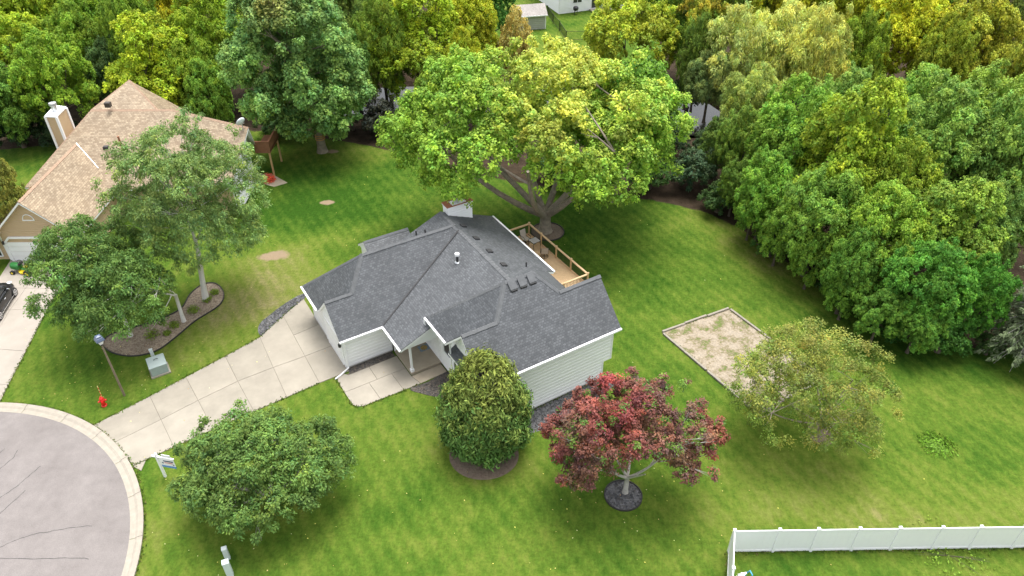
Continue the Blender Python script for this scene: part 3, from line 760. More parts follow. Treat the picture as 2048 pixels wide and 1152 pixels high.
C((7.026, -7.515, 6.273), (8.423, -6.118, ZW)); C((4.76, -7.515, 6.273), (7.026, -7.515, 6.273)); C((11.534, -7.287, 6.503), (10.365, -6.118, ZW)); C((11.534, -7.287, 6.503), (14.55, -7.287, 6.503)); C((4.66, 7.0, 4.3), (8.05, 7.0, 4.3))
C((9.74, 3.071, ZG), (10.102, 2.75, ZR + .02))
MB().bar((2.80, -.324, Z1 + .075), (10.05, 2.69, ZR + .05), 0.10, 0.02).obj('valley_flashing', 'vent_plastic', house)
# gutters and downspouts
def gutter(p, q): 
    MB().bar(p, q, 0.12, 0.11).obj('gutter', 'white_trim', house)
gutter((-.24, -.425, Z1 - .055), (2.66, -.425, Z1 - .055)); gutter((2.655, -.40, Z1 - .058), (2.655, -3.10, Z1 - .058)); gutter((-.365, 3.46, Z1 - .055), (-.365, 6.5, Z1 - .055))
gutter((4.745, -2.5, Z2 - .055), (4.745, -5.3, Z2 - .055)); gutter((4.73, -9.79, Z2 - .055), (14.56, -9.79, Z2 - .055)); gutter((14.41, 5.57, 3.95), (14.41, -2.69, 3.95))
MB().tube([(0.12, -.40, Z1 - .1), (0.12, -.30, Z1 - .3), (0.12, -.09, Z1 - .5), (0.12, -.09, 0.35), (0.10, -.16, 0.17), (-.55, -.45, 0.10), (-1.0, -.62, 0.09)], 0.055, 6).obj('downspout', 'white_trim', house)
MB().tube([(4.70, -2.6, Z2 - .08), (4.66, -2.62, Z2 - .35), (4.74, -2.66, Z2 - .5)], 0.05, 6).obj('downspout', 'white_trim', house)
MB().tube([(5.0, -5.36, Z2 - .15), (5.02, -5.40, 3.0), (5.02, -5.40, 0.3), (4.9, -5.4, 0.15)], 0.05, 6).obj('downspout', 'white_trim', house)

# walls: clapboards in real relief
fS = lambda yw: (lambda u, z, o: (u, yw - o, z))
fN = lambda yw: (lambda u, z, o: (-u, yw + o, z))
fW = lambda xw: (lambda u, z, o: (xw - o, -u, z))
fE = lambda xw: (lambda u, z, o: (xw + o, u, z))
def wall(root, poly, frame, mat, exposure=0.26, corners=True, trim='white_trim'):
    o = siding(poly, frame, exposure).obj('siding', mat, root); o['kind'] = 'stuff'
    if corners:
        us = [p[0] for p in poly]; z0 = min(p[1] for p in poly)
        for u in (min(us), max(us)):
            zt = max(p[1] for p in poly if abs(p[0] - u) < 1e-6)
            s = 1 if u == min(us) else -1
            mb = MB(); a, b = frame(u + s * 0.05, z0, 0.02), frame(u + s * 0.05, zt, 0.02)
            d = Vector(frame(u, z0, 1.0)) - Vector(frame(u, z0, 0.0))
            mb.bar(a, b, 0.10, 0.03, up=d); mb.obj('corner_trim', trim, root)
    return o
ws = 'white_siding'
wall(house, [(0, 0.12), (3.3, 0.12), (3.3, Z1 + .1), (0, Z1 + .1)], fS(0.0), ws)
wall(house, [(-6.2, 0.12), (-3.4, 0.12), (-3.4, Z1 + .1), (-6.2, Z1 + .1)], fW(0.08), ws)
wall(house, [(-3.4, 0.12), (0, 0.12), (0, Z1 + .1), (-1.547, 4.3), (-3.4, Z1 + .1)], fW(0.0), ws)
wall(house, [(-4.95, 0.1), (-0.08, 0.1), (-0.08, Z1 + .1), (-4.95, Z1 + .1)], fN(6.2), ws)
wall(house, [(3.3, 0.2), (5.5, 0.2), (5.5, 3.7), (3.3, 2.8)], fS(-0.28), ws)
wall(house, [(-13.95, 0.1), (-4.9, 0.1), (-4.9, 3.45), (-10.102, 5.6), (-13.95, 4.0)], fN(5.27), ws)
wall(house, [(-2.6, 0.1), (5.27, 0.1), (5.27, 4.0), (-2.6, 4.0)], fE(13.95), ws)
wall(house, [(0.28, 0.15), (2.75, 0.15), (2.75, 3.7), (0.28, 3.7)], fW(5.498), ws, corners=False)
wall(house, [(2.75, 0.15), (5.5, 0.15), (5.5, Z2 + .1), (2.75, Z2 + .1)], fW(5.5), ws)
wall(house, [(5.5, 1.9), (9.42, 1.9), (9.42, Z2 + .1), (7.515, 6.0), (5.5, Z2 + .1)], fW(5.49), ws, corners=False)
wall(house, [(5.5, 1.42), (14.27, 1.42), (14.27, Z2 + .05), (5.5, Z2 + .05)], fS(-9.421), ws)
wall(house, [(5.5, 0.12), (13.67, 0.12), (13.67, 1.42), (5.5, 1.42)], fS(-9.420), ws)
wall(house, [(-9.42, 1.42), (-5.15, 1.42), (-5.15, Z2 + .1), (-7.287, 6.2), (-9.42, Z2 + .1)], fE(14.27), ws)
wall(house, [(-9.40, 0.1), (-2.75, 0.1), (-2.75, Z2), (-9.40, Z2)], fE(13.66), ws)
wall(house, [(-13.66, 0.1), (-5.5, 0.1), (-5.5, Z2 + .1), (-13.66, Z2 + .1)], fN(-2.78), ws)
MB().box(13.6, 14.26, -9.41, -5.15, 1.38, 1.44).obj('cantilever_soffit', 'soffit_white', house)
MB().box(5.15, 5.5, -8.55, -5.35, 0.15, 3.15).obj('bay_window_box', 'white_trim', house)
MB().box(4.75, 7.95, 6.1, 7.95, 0.1, 3.42).obj('north_bay', 'white_siding', house)
for xg in (4.85,):
    MB().poly([(4.66, 8.1, 3.4), (4.66, 5.9, 3.4), (4.66, 7.0, 4.18)]).obj('gable_panel', 'white_siding', house)
for b in ((0.02, 3.3, 0.0, 0.02, -.1, .12), (5.52, 13.66, -9.415, -9.3, -.1, .12), (0.0, 0.1, 0.0, 6.2, -.1, .12)):
    MB().box(*b).obj('foundation', 'foundation', house)
# interior floor slabs keep daylight from leaking under the roofs
MB().box(0.15, 13.9, -0.2, 5.2, 2.3, 2.36).obj('ceiling_deck', 'soffit_white', house); MB().box(5.6, 13.6, -9.3, -2.9, 3.6, 3.66).obj('ceiling_deck', 'soffit_white', house)
def window(root, frame, u0, u1, z0, z1, split=1, pane='dark_glass', trim='white_trim'):
    w = MB()
    d = Vector(frame(0, 0, 1)) - Vector(frame(0, 0, 0))
    for a, b in (((u0, z0), (u1, z0)), ((u0, z1), (u1, z1)), ((u0, z0), (u0, z1)), ((u1, z0), (u1, z1))):
        w.bar(frame(a[0], a[1], .03), frame(b[0], b[1], .03), 0.09, 0.07, up=d)
    for k in range(1, split):
        u = u0 + (u1 - u0) * k / split; w.bar(frame(u, z0, .03), frame(u, z1, .03), 0.05, 0.06, up=d)
    o = w.obj('window', trim, root)
    MB().poly([frame(u0, z0, .025), frame(u1, z0, .025), frame(u1, z1, .025), frame(u0, z1, .025)]).obj('pane', pane, o)
    return o
window(house, fW(5.5), 3.45, 4.5, 1.6, 3.4); window(house, fW(5.15), 5.55, 6.9, 0.9, 2.85, 2); window(house, fW(5.15), 7.0, 8.4, 0.9, 2.85, 2)
window(house, fE(13.95), 1.0, 2.8, 1.5, 3.5, 2); window(house, fE(13.95), 3.3, 4.6, 2.0, 3.4, 2); window(house, fE(14.27), -8.4, -6.4, 2.2, 3.7, 2); window(house, fN(5.27), -9.2, -8.2, 1.6, 3.0)
# garage doors, four panels each
for y0, y1, xw in ((0.42, 2.98, 0.0), (3.5, 6.0, 0.08)):
    g = MB()
    for a, b in (((y0, 0.05), (y0, 2.25)), ((y1, 0.05), (y1, 2.25)), ((y0 - .05, 2.25), (y1 + .05, 2.25))):
        g.bar((xw - .03, a[0], a[1]), (xw - .03, b[0], b[1]), 0.12, 0.06, up=(1, 0, 0))
    go = g.obj('garage_door', 'white_trim', house)
    for k in range(4): MB().box(xw - .045, xw - .02, y0 + .06, y1 - .06, 0.05 + k * .54, 0.575 + k * .54).obj('panel', 'white_siding', go)
# porch: slab, step, post, beam, door, mat, lantern
MB().prism([(3.34, -0.25), (3.34, -2.84), (5.49, -2.86), (5.49, -0.25)], 0.0, 0.19).obj('porch_slab', 'concrete_stained', house, bevel=0.01)
post = MB().box(3.42, 3.55, -2.72, -2.59, 0.19, 2.7).obj('porch_post', 'white_trim', house)
MB().box(3.37, 3.60, -2.77, -2.54, 0.19, 0.42).box(3.38, 3.59, -2.76, -2.55, 2.45, 2.72).obj('post_base_and_cap', 'white_trim', post, bevel=0.01)
MB().poly([(2.9, -2.92, 2.60), (5.49, -2.92, 2.60), (5.49, -2.92, 3.66), (2.9, -2.92, 2.66)]).poly([(2.9, -2.78, 2.60), (2.9, -2.78, 2.66), (5.49, -2.78, 3.66), (5.49, -2.78, 2.60)]).obj('porch_gable_panel', 'white_siding', house)
MB().box(2.85, 5.45, -2.9, -2.8, 2.42, 2.6).box(2.85, 2.98, -2.8, -.3, 2.42, 2.6).obj('porch_beam', 'white_trim', house)
d = MB().box(4.25, 5.15, -.36, -.30, 0.2, 2.3).obj('front_door', 'white_trim', house); MB().box(4.4, 5.0, -.375, -.36, 1.0, 2.1).obj('pane', 'dark_glass', d); MB().tube([(4.36, -.37, 1.1), (4.36, -.43, 1.1)], .03, 8).obj('handle', 'chrome', d)
ln = MB().lathe([(0.02, 0.0), (0.09, 0.05), (0.10, 0.25), (0.05, 0.34), (0.02, 0.38)], 10, (-0.12, 0.2, 1.75)).obj('wall_lantern', 'black_metal', house); MB().bar((-.12, .2, 2.05), (0.0, .2, 1.95), .03, .03).obj('bracket', 'black_metal', ln)
# chimney
ch = MB().box(10.45, 12.4, 5.02, 5.78, 0.0, 6.16).obj('chimney', 'white_siding', house)
o = siding([(10.45, 4.6), (12.4, 4.6), (12.4, 6.16), (10.45, 6.16)], fS(5.015), 0.2).obj('siding', 'white_siding', ch); o['kind'] = 'stuff'
MB().box(10.40, 12.45, 4.97, 5.83, 6.16, 6.25).obj('chimney_crown', 'white_trim', ch)
MB().box(10.38, 12.47, 4.95, 5.03, 6.25, 6.30).box(10.38, 12.47, 5.77, 5.85, 6.25, 6.30).box(10.38, 10.85, 5.03, 5.77, 6.25, 6.285).box(12.02, 12.47, 5.03, 5.77, 6.25, 6.285).obj('rust_flashing', 'brick_red_cap', ch)
MB().lathe([(0.15, 0), (0.15, .38), (.2, .40), (.2, .48), (.17, .49), (.17, .54), (.22, .56), (.22, .64), (.05, .68)], 14, (11.35, 5.4, 6.25)).obj('flue_cap', 'galvanised', ch, smooth=False)
# roof furniture
def rear_z(x): return ZR - SM * (x - 10.102)
for y in (3.43, 1.59, -.22, -2.04):
    v = MB().slab([(10.62, y - .2, rear_z(10.62) + .10), (11.0, y - .2, rear_z(11.0) + .13), (11.0, y + .2, rear_z(11.0) + .13), (10.62, y + .2, rear_z(10.62) + .10)], 0.12).obj('roof_vent', 'vent_plastic', house, bevel=.02)
def s_z(y): return Z2 + SW * (y + 9.723)
for x in (8.81, 9.47, 10.12):
    MB().slab([(x - .24, -6.62, s_z(-6.62) + .16), (x + .24, -6.62, s_z(-6.62) + .16), (x + .24, -6.2, s_z(-6.2) + .12), (x - .24, -6.2, s_z(-6.2) + .12)], 0.13).obj('roof_vent', 'cap_shingle', house)
    MB().slab([(x - .2, -6.66, s_z(-6.66) + .13), (x + .2, -6.66, s_z(-6.66) + .13), (x + .2, -6.58, s_z(-6.58) + .1), (x - .2, -6.58, s_z(-6.58) + .1)], 0.12).obj('vent_mouth', 'vent_plastic', house)
fl = MB().tube([(8.62, .25, 5.0), (8.62, .25, 5.72)], .085, 12).obj('flue_pipe', 'vent_plastic', house); MB().lathe([(.15, 0), (.16, .05), (.16, .16), (.10, .2)], 12, (8.62, .25, 5.68)).obj('flue_cap', 'white_trim', fl); MB().lathe([(.2, 0), (.12, .06)], 12, (8.62, .25, 5.15)).obj('flue_collar', 'galvanised', fl)
for x, y, z in ((7.9, 5.05, 4.8), (12.5, -2.13, 4.75), (8.4, 4.6, 5.0)): MB().tube([(x, y, z), (x, y, z + .38)], .05, 8).obj('vent_pipe', 'vent_plastic', house)

dm = thing('doormat', 'blue and gold patterned doormat on the porch slab', 'doormat', h2w(5.12, -1.02) + (0.192,), HROT)
MB().box(-.36, .36, -.3, .3, 0, .015).obj('border', 'mat_blue', dm); MB().lathe([(.24, .0155), (.24, .02)], 16).obj('medallion', 'mat_gold', dm)

# ------------------------------------------------------------------ deck and its furniture
deck = thing('deck', 'new honey coloured wood deck with railing behind the dark roof', 'deck', (HX, HY, 0), HROT)
DZ = 1.42; X0, X1, Y0, Y1 = 14.0, 17.55, -2.5, 5.36
for i in range(25):
    x = X0 + .07 + i * .1425
    MB().box(x - .066, x + .066, Y0, Y1, DZ - .035, DZ).obj('deck_board', 'deck_wood', deck)
MB().box(X0, X1, Y0, Y0 + .05, DZ - .3, DZ - .04).box(X0, X1, Y1 - .05, Y1, DZ - .3, DZ - .04).box(X1 - .05, X1, Y0, Y1, DZ - .3, DZ - .04).obj('rim_joist', 'cedar_wood', deck)
pys = [5.3, 3.56, 1.52, -.38, -2.44]
for y in pys:
    p = MB().box(17.45, 17.55, y - .05, y + .05, 0, DZ + 1.06).obj('rail_post', 'cedar_wood', deck); MB().box(17.43, 17.57, y - .07, y + .07, DZ + 1.06, DZ + 1.09).obj('post_cap', 'deck_wood', p)
for x in (15.4, 14.15):
    MB().box(x - .05, x + .05, -2.49, -2.39, 0, DZ + 1.04).obj('rail_post', 'cedar_wood', deck)
def rail(p, q):
    o = MB().bar((p[0], p[1], DZ + .98), (q[0], q[1], DZ + .98), .14, .04).bar((p[0], p[1], DZ + .92), (q[0], q[1], DZ + .92), .04, .09).bar((p[0], p[1], DZ + .1), (q[0], q[1], DZ + .1), .04, .09).obj('railing', 'deck_wood', deck)
    L = math.hypot(p[0] - q[0], p[1] - q[1]); n = int(L / .12)
    for i in range(1, n):
        x, y = lerp(p, q, i / n); MB().bar((x, y, DZ + .12), (x, y, DZ + .93), .022, .022).obj('baluster', 'black_metal', o)
for a, b in zip(pys, pys[1:]): rail((17.5, a), (17.5, b))
rail((17.5, 5.3), (14.0, 5.3)); rail((17.5, -2.44), (15.4, -2.44)); rail((15.4, -2.44), (14.15, -2.44))

def sling_chair(loc, rz, label):
    t = thing('patio_chair', label, 'chair', loc, rz, 'patio chairs on the deck')
    MB().slab([(-.25, -.25, .43), (.25, -.25, .43), (.25, .25, .40), (-.25, .25, .40)], .025).obj('seat', 'fabric_tan', t)
    MB().poly([(-.25, .25, .40), (.25, .25, .40), (.25, .42, 1.02), (-.25, .42, 1.02)]).poly([(-.25, .275, .40), (-.25, .445, 1.02), (.25, .445, 1.02), (.25, .275, .40)]).obj('backrest', 'fabric_tan', t)
    for s in (-1, 1):
        MB().tube([(s * .27, .44, 1.02), (s * .27, .26, .41), (s * .27, -.26, .43), (s * .27, -.3, .1)], .016, 6).obj('side_frame', 'bronze_metal', t)
        MB().tube([(s * .28, .33, .66), (s * .29, -.1, .66), (s * .29, -.26, .6), (s * .27, -.26, .43)], .018, 6).obj('armrest', 'bronze_metal', t)
    MB().tube([(.3 * math.cos(a), .3 * math.sin(a), .02) for a in np.linspace(0, 2 * math.pi, 17)], .015, 6, False).tube([(0, 0, .02), (0, 0, .4)], .03, 8).bar((-.3, 0, .03), (.3, 0, .03), .03, .03).bar((0, -.3, .03), (0, .3, .03), .03, .03).obj('swivel_base', 'bronze_metal', t)
    return t
sling_chair(h2w(16.62, 4.4) + (DZ,), HROT + .1, 'tan sling chair facing us at far end of deck, beside the small table')
sling_chair(h2w(16.85, 2.15) + (DZ,), HROT + math.pi - .5, 'tan sling chair with its back to the railing, nearer the middle of the deck')
tb = thing('patio_table', 'small square glass topped table between two deck chairs', 'table', h2w(16.82, 3.48) + (DZ,), HROT + .1)
MB().box(-.34, .34, -.34, .34, .68, .7).obj('tabletop', 'table_glass', tb)
MB().bar((-.35, -.35, .69), (.35, -.35, .69), .03, .03).bar((-.35, .35, .69), (.35, .35, .69), .03, .03).bar((-.35, -.36, .69), (-.35, .36, .69), .03, .03).bar((.35, -.36, .69), (.35, .36, .69), .03, .03).obj('rim', 'bronze_metal', tb)
for sx in (-1, 1):
    for sy in (-1, 1): MB().tube([(sx * .32, sy * .32, 0), (sx * .33, sy * .33, .69)], .016, 6).obj('leg', 'bronze_metal', tb)

# ------------------------------------------------------------------ the tan neighbour house
nh = thing('neighbour_house', 'tan sided house with brown shingle roof half hidden behind birches', 'house', (-36.0, 52.0, 0))
def rel(p): return (p[0] + 36.0, p[1] - 52.0, p[2])
def NR(*pts): return roof_slope(nh, [rel(p) for p in pts], 'tan_shingle')
ya, yb = 60.35, 53.9     # main ridge y, south eave y
GX = -36.2               # garage ridge
NR((-36.05, ya, 7.0), (-29.05, ya, 7.0), (-29.05, yb, 2.9), (-40.15, yb + .2, 2.95 + .08))
NR((-36.05, ya, 7.0), (-40.15, yb + .2, 3.03), (-40.15, 69.0, 3.03))
NR((-36.05, ya, 7.0), (-40.15, 69.0, 3.03), (-33.6, 63.4, 8.4))
NR((-36.05, ya, 7.0), (-33.6, 63.4, 8.4), (-30.4, ya, 7.0))
NR((-33.6, 63.4, 8.4), (-30.4, ya, 7.0), (-28.6, 66.2, 2.9)); NR((-33.6, 63.4, 8.4), (-28.6, 66.2, 2.9), (-40.15, 69.0, 3.03))
# east wing: ridge runs to the right and a little towards the viewer
e0, e1 = (-29.05, ya, 7.0), (-21.95, 57.75, 6.55)
NR(e0, e1, (-22.6, 53.4, 3.9), (-29.05, yb, 2.9)); NR(e0, e1, (-23.0, 61.2, 3.3), (-28.2, 65.6, 2.9))
NR((GX, 47.4, 5.62), (GX, 56.8, 5.62), (GX + 3.35, 54.6, 2.5), (GX + 3.35, 47.4, 2.5)); NR((GX, 47.4, 5.62), (GX, 56.8, 5.62), (GX - 3.35, 54.6, 2.5), (GX - 3.35, 47.4, 2.5))
for p, q in (((-36.05, ya, 7.0), (-29.05, ya, 7.0)), ((-40.1, yb + .25, 3.05), (-36.05, ya, 7.0)), ((-36.05, ya, 7.0), (-33.6, 63.4, 8.4)), (e0, e1), ((GX, 47.45, 5.62), (GX, 56.6, 5.62)), ((-33.6, 63.4, 8.4), (-30.4, ya, 7.0))):
    caps(nh, rel(p), rel(q), 'tan_cap')
MB().bar(rel((GX, 56.8, 5.66)), rel((GX + 3.3, 54.6, 2.56)), .05, .02).obj('valley_flashing', 'galvanised', nh)
tS = lambda yw: (lambda u, z, o: rel((u, yw - o, z)))
tE = lambda xw: (lambda u, z, o: rel((xw + o, u, z)))
wall(nh, [(-39.2, 0.1), (-33.15, 0.1), (-33.15, 2.75), (GX, 5.45), (-39.2, 2.75)], tS(47.9), 'tan_siding', .2)
wall(nh, [(47.9, 0.1), (55, 0.1), (55, 2.7), (47.9, 2.7)], tE(-33.15), 'tan_siding', .2)
wall(nh, [(-33.1, 0.1), (-23.3, 0.1), (-23.3, 3.9), (-33.1, 3.0)], tS(54.8), 'tan_siding', .2)
wall(nh, [(54.8, 0.1), (59.9, 0.1), (59.9, 5.0), (57.8, 6.3), (54.8, 4.4)], tE(-23.2), 'white_siding', .2)
wall(nh, [(-67, 0.1), (-48, 0.1), (-48, 3.1), (-67, 3.1)], (lambda u, z, o: rel((-39.6 - o, -u, z))), 'tan_siding', .2)
# garage door with clipped corners and half round gable window
gd = MB(); A_ = [(-38.95, .05), (-38.95, 1.75), (-38.5, 2.2), (-34.35, 2.2), (-33.9, 1.75), (-33.9, .05)]
for a, b in zip(A_, A_[1:]): gd.bar(rel((a[0], 47.83, a[1])), rel((b[0], 47.83, b[1])), .16, .1, up=(0, 1, 0))
go = gd.obj('garage_door', 'white_trim', nh)
for k in range(4): MB().box(-38.9 + 36, -33.95 + 36, 47.85 - 52, 47.87 - 52, .06 + k * .43, .47 + k * .43).obj('panel', 'white_siding', go)
hw = MB().tube([rel((-36.35 + .42 * math.cos(t), 47.86, 3.75 + .5 * math.sin(t))) for t in np.linspace(0, math.pi, 11)], .035, 6).bar(rel((-36.8, 47.86, 3.75)), rel((-35.9, 47.86, 3.75)), .07, .07).obj('half_round_window', 'white_trim', nh)
MB().poly([rel((-36.35 + .42 * math.cos(t), 47.87, 3.75 + .5 * math.sin(t))) for t in np.linspace(0, math.pi, 11)]).obj('pane', 'tan_siding', hw)
MB().lathe([(.02, 0), (.09, .06), (.1, .25), (.03, .34)], 10, rel((-39.05, 47.75, 1.6))).obj('wall_lantern', 'bronze_metal', nh)
o = MB().slab([rel(p) for p in ((-42.5, 46.6, 2.2), (-39.0, 46.6, 2.2), (-39.0, 47.95, 2.9), (-42.5, 47.95, 2.9))], .06).obj('entry_roof', 'tan_shingle', nh); roof_uv(o)
MB().slab([rel(p) for p in ((-42.5, 46.55, 2.12), (-38.95, 46.55, 2.12), (-38.95, 47.95, 2.83), (-42.5, 47.95, 2.83))], .14).obj('fascia', 'white_trim', o)
wall(nh, [(-46, .1), (-39.2, .1), (-39.2, 2.8), (-46, 2.8)], tS(48.0), 'tan_siding', .2); window(nh, tS(48.0), -42.2, -39.7, .4, 1.9, 2)
# chimney
cz = 7.35; cs = [px(x, y, cz) for x, y in ((91, 234), (113, 235), (132, 216), (110, 213))]
nc = MB().prism([(p[0] + 36, p[1] - 52) for p in cs], 0, cz).obj('chimney', 'tan_siding', nh)
for i, p in enumerate(cs[:3]): MB().box(p[0] + 36 - .09, p[0] + 36 + .09, p[1] - 52 - .09, p[1] - 52 + .09, 0, cz + .01).obj('corner_trim', 'white_trim', nc)
cc = np.mean(np.array(cs), 0); MB().prism([(cc[0] + (p[0] - cc[0]) * 1.08 + 36, cc[1] + (p[1] - cc[1]) * 1.08 - 52) for p in cs], cz, cz + .1).obj('chimney_crown', 'white_trim', nc)
MB().lathe([(.22, 0), (.22, .45), (.28, .47), (.28, .58), (.24, .6), (.3, .66), (.3, .74), (.05, .78)], 14, (cc[0] + 36, cc[1] - 52, cz + .1)).obj('flue_cap', 'galvanised', nc)
for a, b, zz in ((px(242, 290, 5.3), .7, 5.0),): MB().tube([(a[0] + 36, a[1] - 52, zz), (a[0] + 36, a[1] - 52, zz + 1.1)], .09, 10).obj('vent_pipe', 'red_deck_wood', nh)
a = px(214, 297, 4.9); MB().box(a[0] + 35.8, a[0] + 36.2, a[1] - 52.25, a[1] - 51.9, 4.7, 5.15).obj('roof_vent', 'vent_plastic', nh)
a = px(216, 208, 7.6); MB().box(a[0] + 35.75, a[0] + 36.2, a[1] - 52.2, a[1] - 51.8, 7.35, 7.75).obj('roof_vent', 'bronze_metal', nh)
sdsh = thing('satellite_dish', 'pale satellite dish on the right end of the brown roof', 'dish', px(484, 250, 6.9) + (6.35,), 0.6)
mb = MB(); mb.lathe([(.01, 0), (.18, .02), (.32, .08), (.42, .16)], 18)
dsh = mb.obj('reflector', 'utility_pale', sdsh, smooth=True); dsh.location = (0, 0, .75); dsh.rotation_euler = (math.radians(-65), 0, .3)
MB().tube([(0, 0, 0), (0, .02, .75)], .03, 8).obj('mast', 'galvanised', sdsh); MB().tube([(0, .0, .6), (.1, -.5, .9)], .015, 6).obj('feed_arm', 'galvanised', sdsh)
nd = thing('raised_deck', 'raised reddish brown deck on a tall post at the right end of the tan house', 'deck', (-23.1, 61.0, 0))
MB().box(0, 1.35, .1, 3.2, 2.55, 2.7).obj('floor', 'red_deck_wood', nd)
for i in range(10): MB().box(1.30, 1.35, .1 + i * .31, .37 + i * .31, 2.45, 3.55).obj('railing_board', 'red_deck_wood', nd)
MB().box(0, 1.35, .05, .1, 2.45, 3.55).obj('railing_panel', 'red_deck_wood', nd); MB().box(-.02, 1.4, .0, .16, 3.55, 3.6).box(1.26, 1.42, .1, 3.2, 3.552, 3.602).obj('cap_rail', 'red_deck_wood', nd)
for y in (.2, 3.0): MB().box(1.1, 1.24, y, y + .14, 0, 2.55).obj('post', 'cedar_wood', nd)
pt = MB().prism([px(*q) for q in ((500, 346), (545, 349), (575, 366), (548, 374), (520, 366))], -.05, .03).obj('patio', 'concrete_stained'); tag(pt, 'small concrete patio below the raised deck', 'patio', kind='structure')

# ------------------------------------------------------------------ far house, shed and fence at the top
fh = thing('far_house', 'white house with patio door far behind the trees', 'house', px(1118, 29) + (0,), math.atan2(2.18, 5.5))
fw = lambda u, z, o: (u, -o, z)
wall(fh, [(0, 0.05), (12, 0.05), (12, 5.2), (0, 5.2)], fw, 'white_siding', .2); wall(fh, [(-9, .05), (0, .05), (0, 5.2), (-9, 5.2)], (lambda u, z, o: (-o, -u, z)), 'white_siding', .2)
o = MB().slab([(-.5, -.5, 5.0), (12.5, -.5, 5.0), (12.5, 4.5, 7.4), (-.5, 4.5, 7.4)], .15).obj('roof_slope', 'slate_shingle', fh); roof_uv(o)
o = MB().slab([(-.5, 4.5, 7.4), (12.5, 4.5, 7.4), (12.5, 9.5, 5.0), (-.5, 9.5, 5.0)], .15).obj('roof_slope', 'slate_shingle', fh); roof_uv(o)
window(fh, fw, 2.1, 3.5, 1.3, 2.6, 2); pdw = window(fh, fw, 5.0, 8.0, .25, 2.5, 3); MB().box(6.05, 6.95, -.05, -.03, .3, 2.45).obj('curtain', 'teal_curtain', pdw)
MB().box(4.7, 9.5, -1.5, -.05, 0.05, .2).obj('step', 'concrete', fh)
bq = thing('grill', 'round black kettle grill against the far white house wall', 'grill', px(1151, 29) + (0,))
MB().lathe([(.1, .5), (.3, .6), (.38, .8), (.36, 1.0), (.2, 1.15), (.03, 1.2)], 14).obj('kettle', 'black_metal', bq, smooth=True)
for a in (0, 2.1, 4.2): MB().tube([(.2 * math.cos(a), .2 * math.sin(a), .6), (.35 * math.cos(a), .35 * math.sin(a), 0)], .025, 6).obj('leg', 'black_metal', bq)
sh = thing('garden_shed', 'grey garden shed with white corners in the far yard', 'shed', px(1039, 62) + (0,), math.atan2(.75, 3.65))
wall(sh, [(0, 0.05), (3.6, 0.05), (3.6, 2.0), (0, 2.0)], (lambda u, z, o: (u, -o, z)), 'grey_siding', .25); wall(sh, [(0, .05), (3.0, .05), (3.0, 2.0), (1.5, 2.9), (0, 2.0)], (lambda u, z, o: (3.6 + o, u, z)), 'grey_siding', .25); wall(sh, [(-3.0, .05), (0, .05), (0, 2.0), (-1.5, 2.9), (-3.0, 2.0)], (lambda u, z, o: (-o, -u, z)), 'grey_siding', .25)
for a, b in ((-.25, 1.5), (3.25, 1.5)):
    o = MB().slab([(-.2, a, 1.92), (3.8, a, 1.92), (3.8, b, 2.98), (-.2, b, 2.98)] if a < b else [(-.2, b, 2.98), (3.8, b, 2.98), (3.8, a, 1.92), (-.2, a, 1.92)], .08).obj('roof_slope', 'shed_shingle', sh); roof_uv(o)
MB().bar((-.2, -.28, 1.9), (3.8, -.28, 1.9), .05, .14).obj('fascia', 'white_trim', sh)
bf = thing('black_fence', 'black metal mesh fence in the far yard beside the grey shed', 'fence', px(1132, 82) + (0,))
fa = [px(*q) for q in ((1132, 82), (1119, 62), (1106, 47), (1095, 30))]; fb = [px(1132, 82), px(1215, 81), px(1300, 80)]; b0 = fa[0]
for line in (fa, fb):
    for i, p in enumerate(line):
        if line is fb and i == 0: continue
        MB().box(p[0] - b0[0] - .05, p[0] - b0[0] + .05, p[1] - b0[1] - .05, p[1] - b0[1] + .05, 0, 1.35).obj('post', 'black_metal', bf)
    for a, b in zip(line, line[1:]):
        a, b = (a[0] - b0[0], a[1] - b0[1]), (b[0] - b0[0], b[1] - b0[1])
        mb = MB().bar(a + (1.25,), b + (1.25,), .03, .04).bar(a + (.15,), b + (.15,), .03, .04)
        n = int(math.hypot(a[0] - b[0], a[1] - b[1]) / .14)
        for i in range(n): x, y = lerp(a, b, i / n); mb.bar((x, y, .1), (x, y, 1.25), .02, .02)
        mb.obj('mesh_panel', 'black_metal', bf)

# ------------------------------------------------------------------ white vinyl fence, near right
wf = thing('vinyl_fence', 'white solid vinyl privacy fence at the lower right corner', 'fence', (10.98, 22.02, 0))
FP = [0, 2.25, 4.18, 6.25, 8.25, 10.38, 12.3, 14.5, 16.6, 18.7, 20.8]
def fpost(x, y):
    p = MB().box(x - .065, x + .065, y - .065, y + .065, 0, 1.88).obj('post', 'white_vinyl', wf)
    MB().box(x - .08, x + .08, y - .08, y + .08, 1.88, 1.91).poly([(x - .08, y - .08, 1.91), (x + .08, y - .08, 1.91), (x, y, 1.97)]).poly([(x + .08, y - .08, 1.91), (x + .08, y + .08, 1.91), (x, y, 1.97)]).poly([(x + .08, y + .08, 1.91), (x - .08, y + .08, 1.91), (x, y, 1.97)]).poly([(x - .08, y + .08, 1.91), (x - .08, y - .08, 1.91), (x, y, 1.97)]).obj('post_cap', 'white_vinyl', p)
def fpanel(a, b):
    MB().bar(a + (1.74,), b + (1.74,), .05, .13).obj('rail', 'white_vinyl', wf)
    o = MB().bar(a + (.12,), b + (.12,), .05, .15).obj('rail', 'white_vinyl', wf)
    L = math.hypot(b[0] - a[0], b[1] - a[1]); n = max(3, int(L / .28))
    for i in range(n):
        p, q = lerp(a, b, (i + .01) / n), lerp(a, b, (i + .99) / n); MB().bar(p + (.93,), q + (.93,), .022, 1.52).obj('board', 'white_vinyl', o)
for x in FP: fpost(x, x * .012)
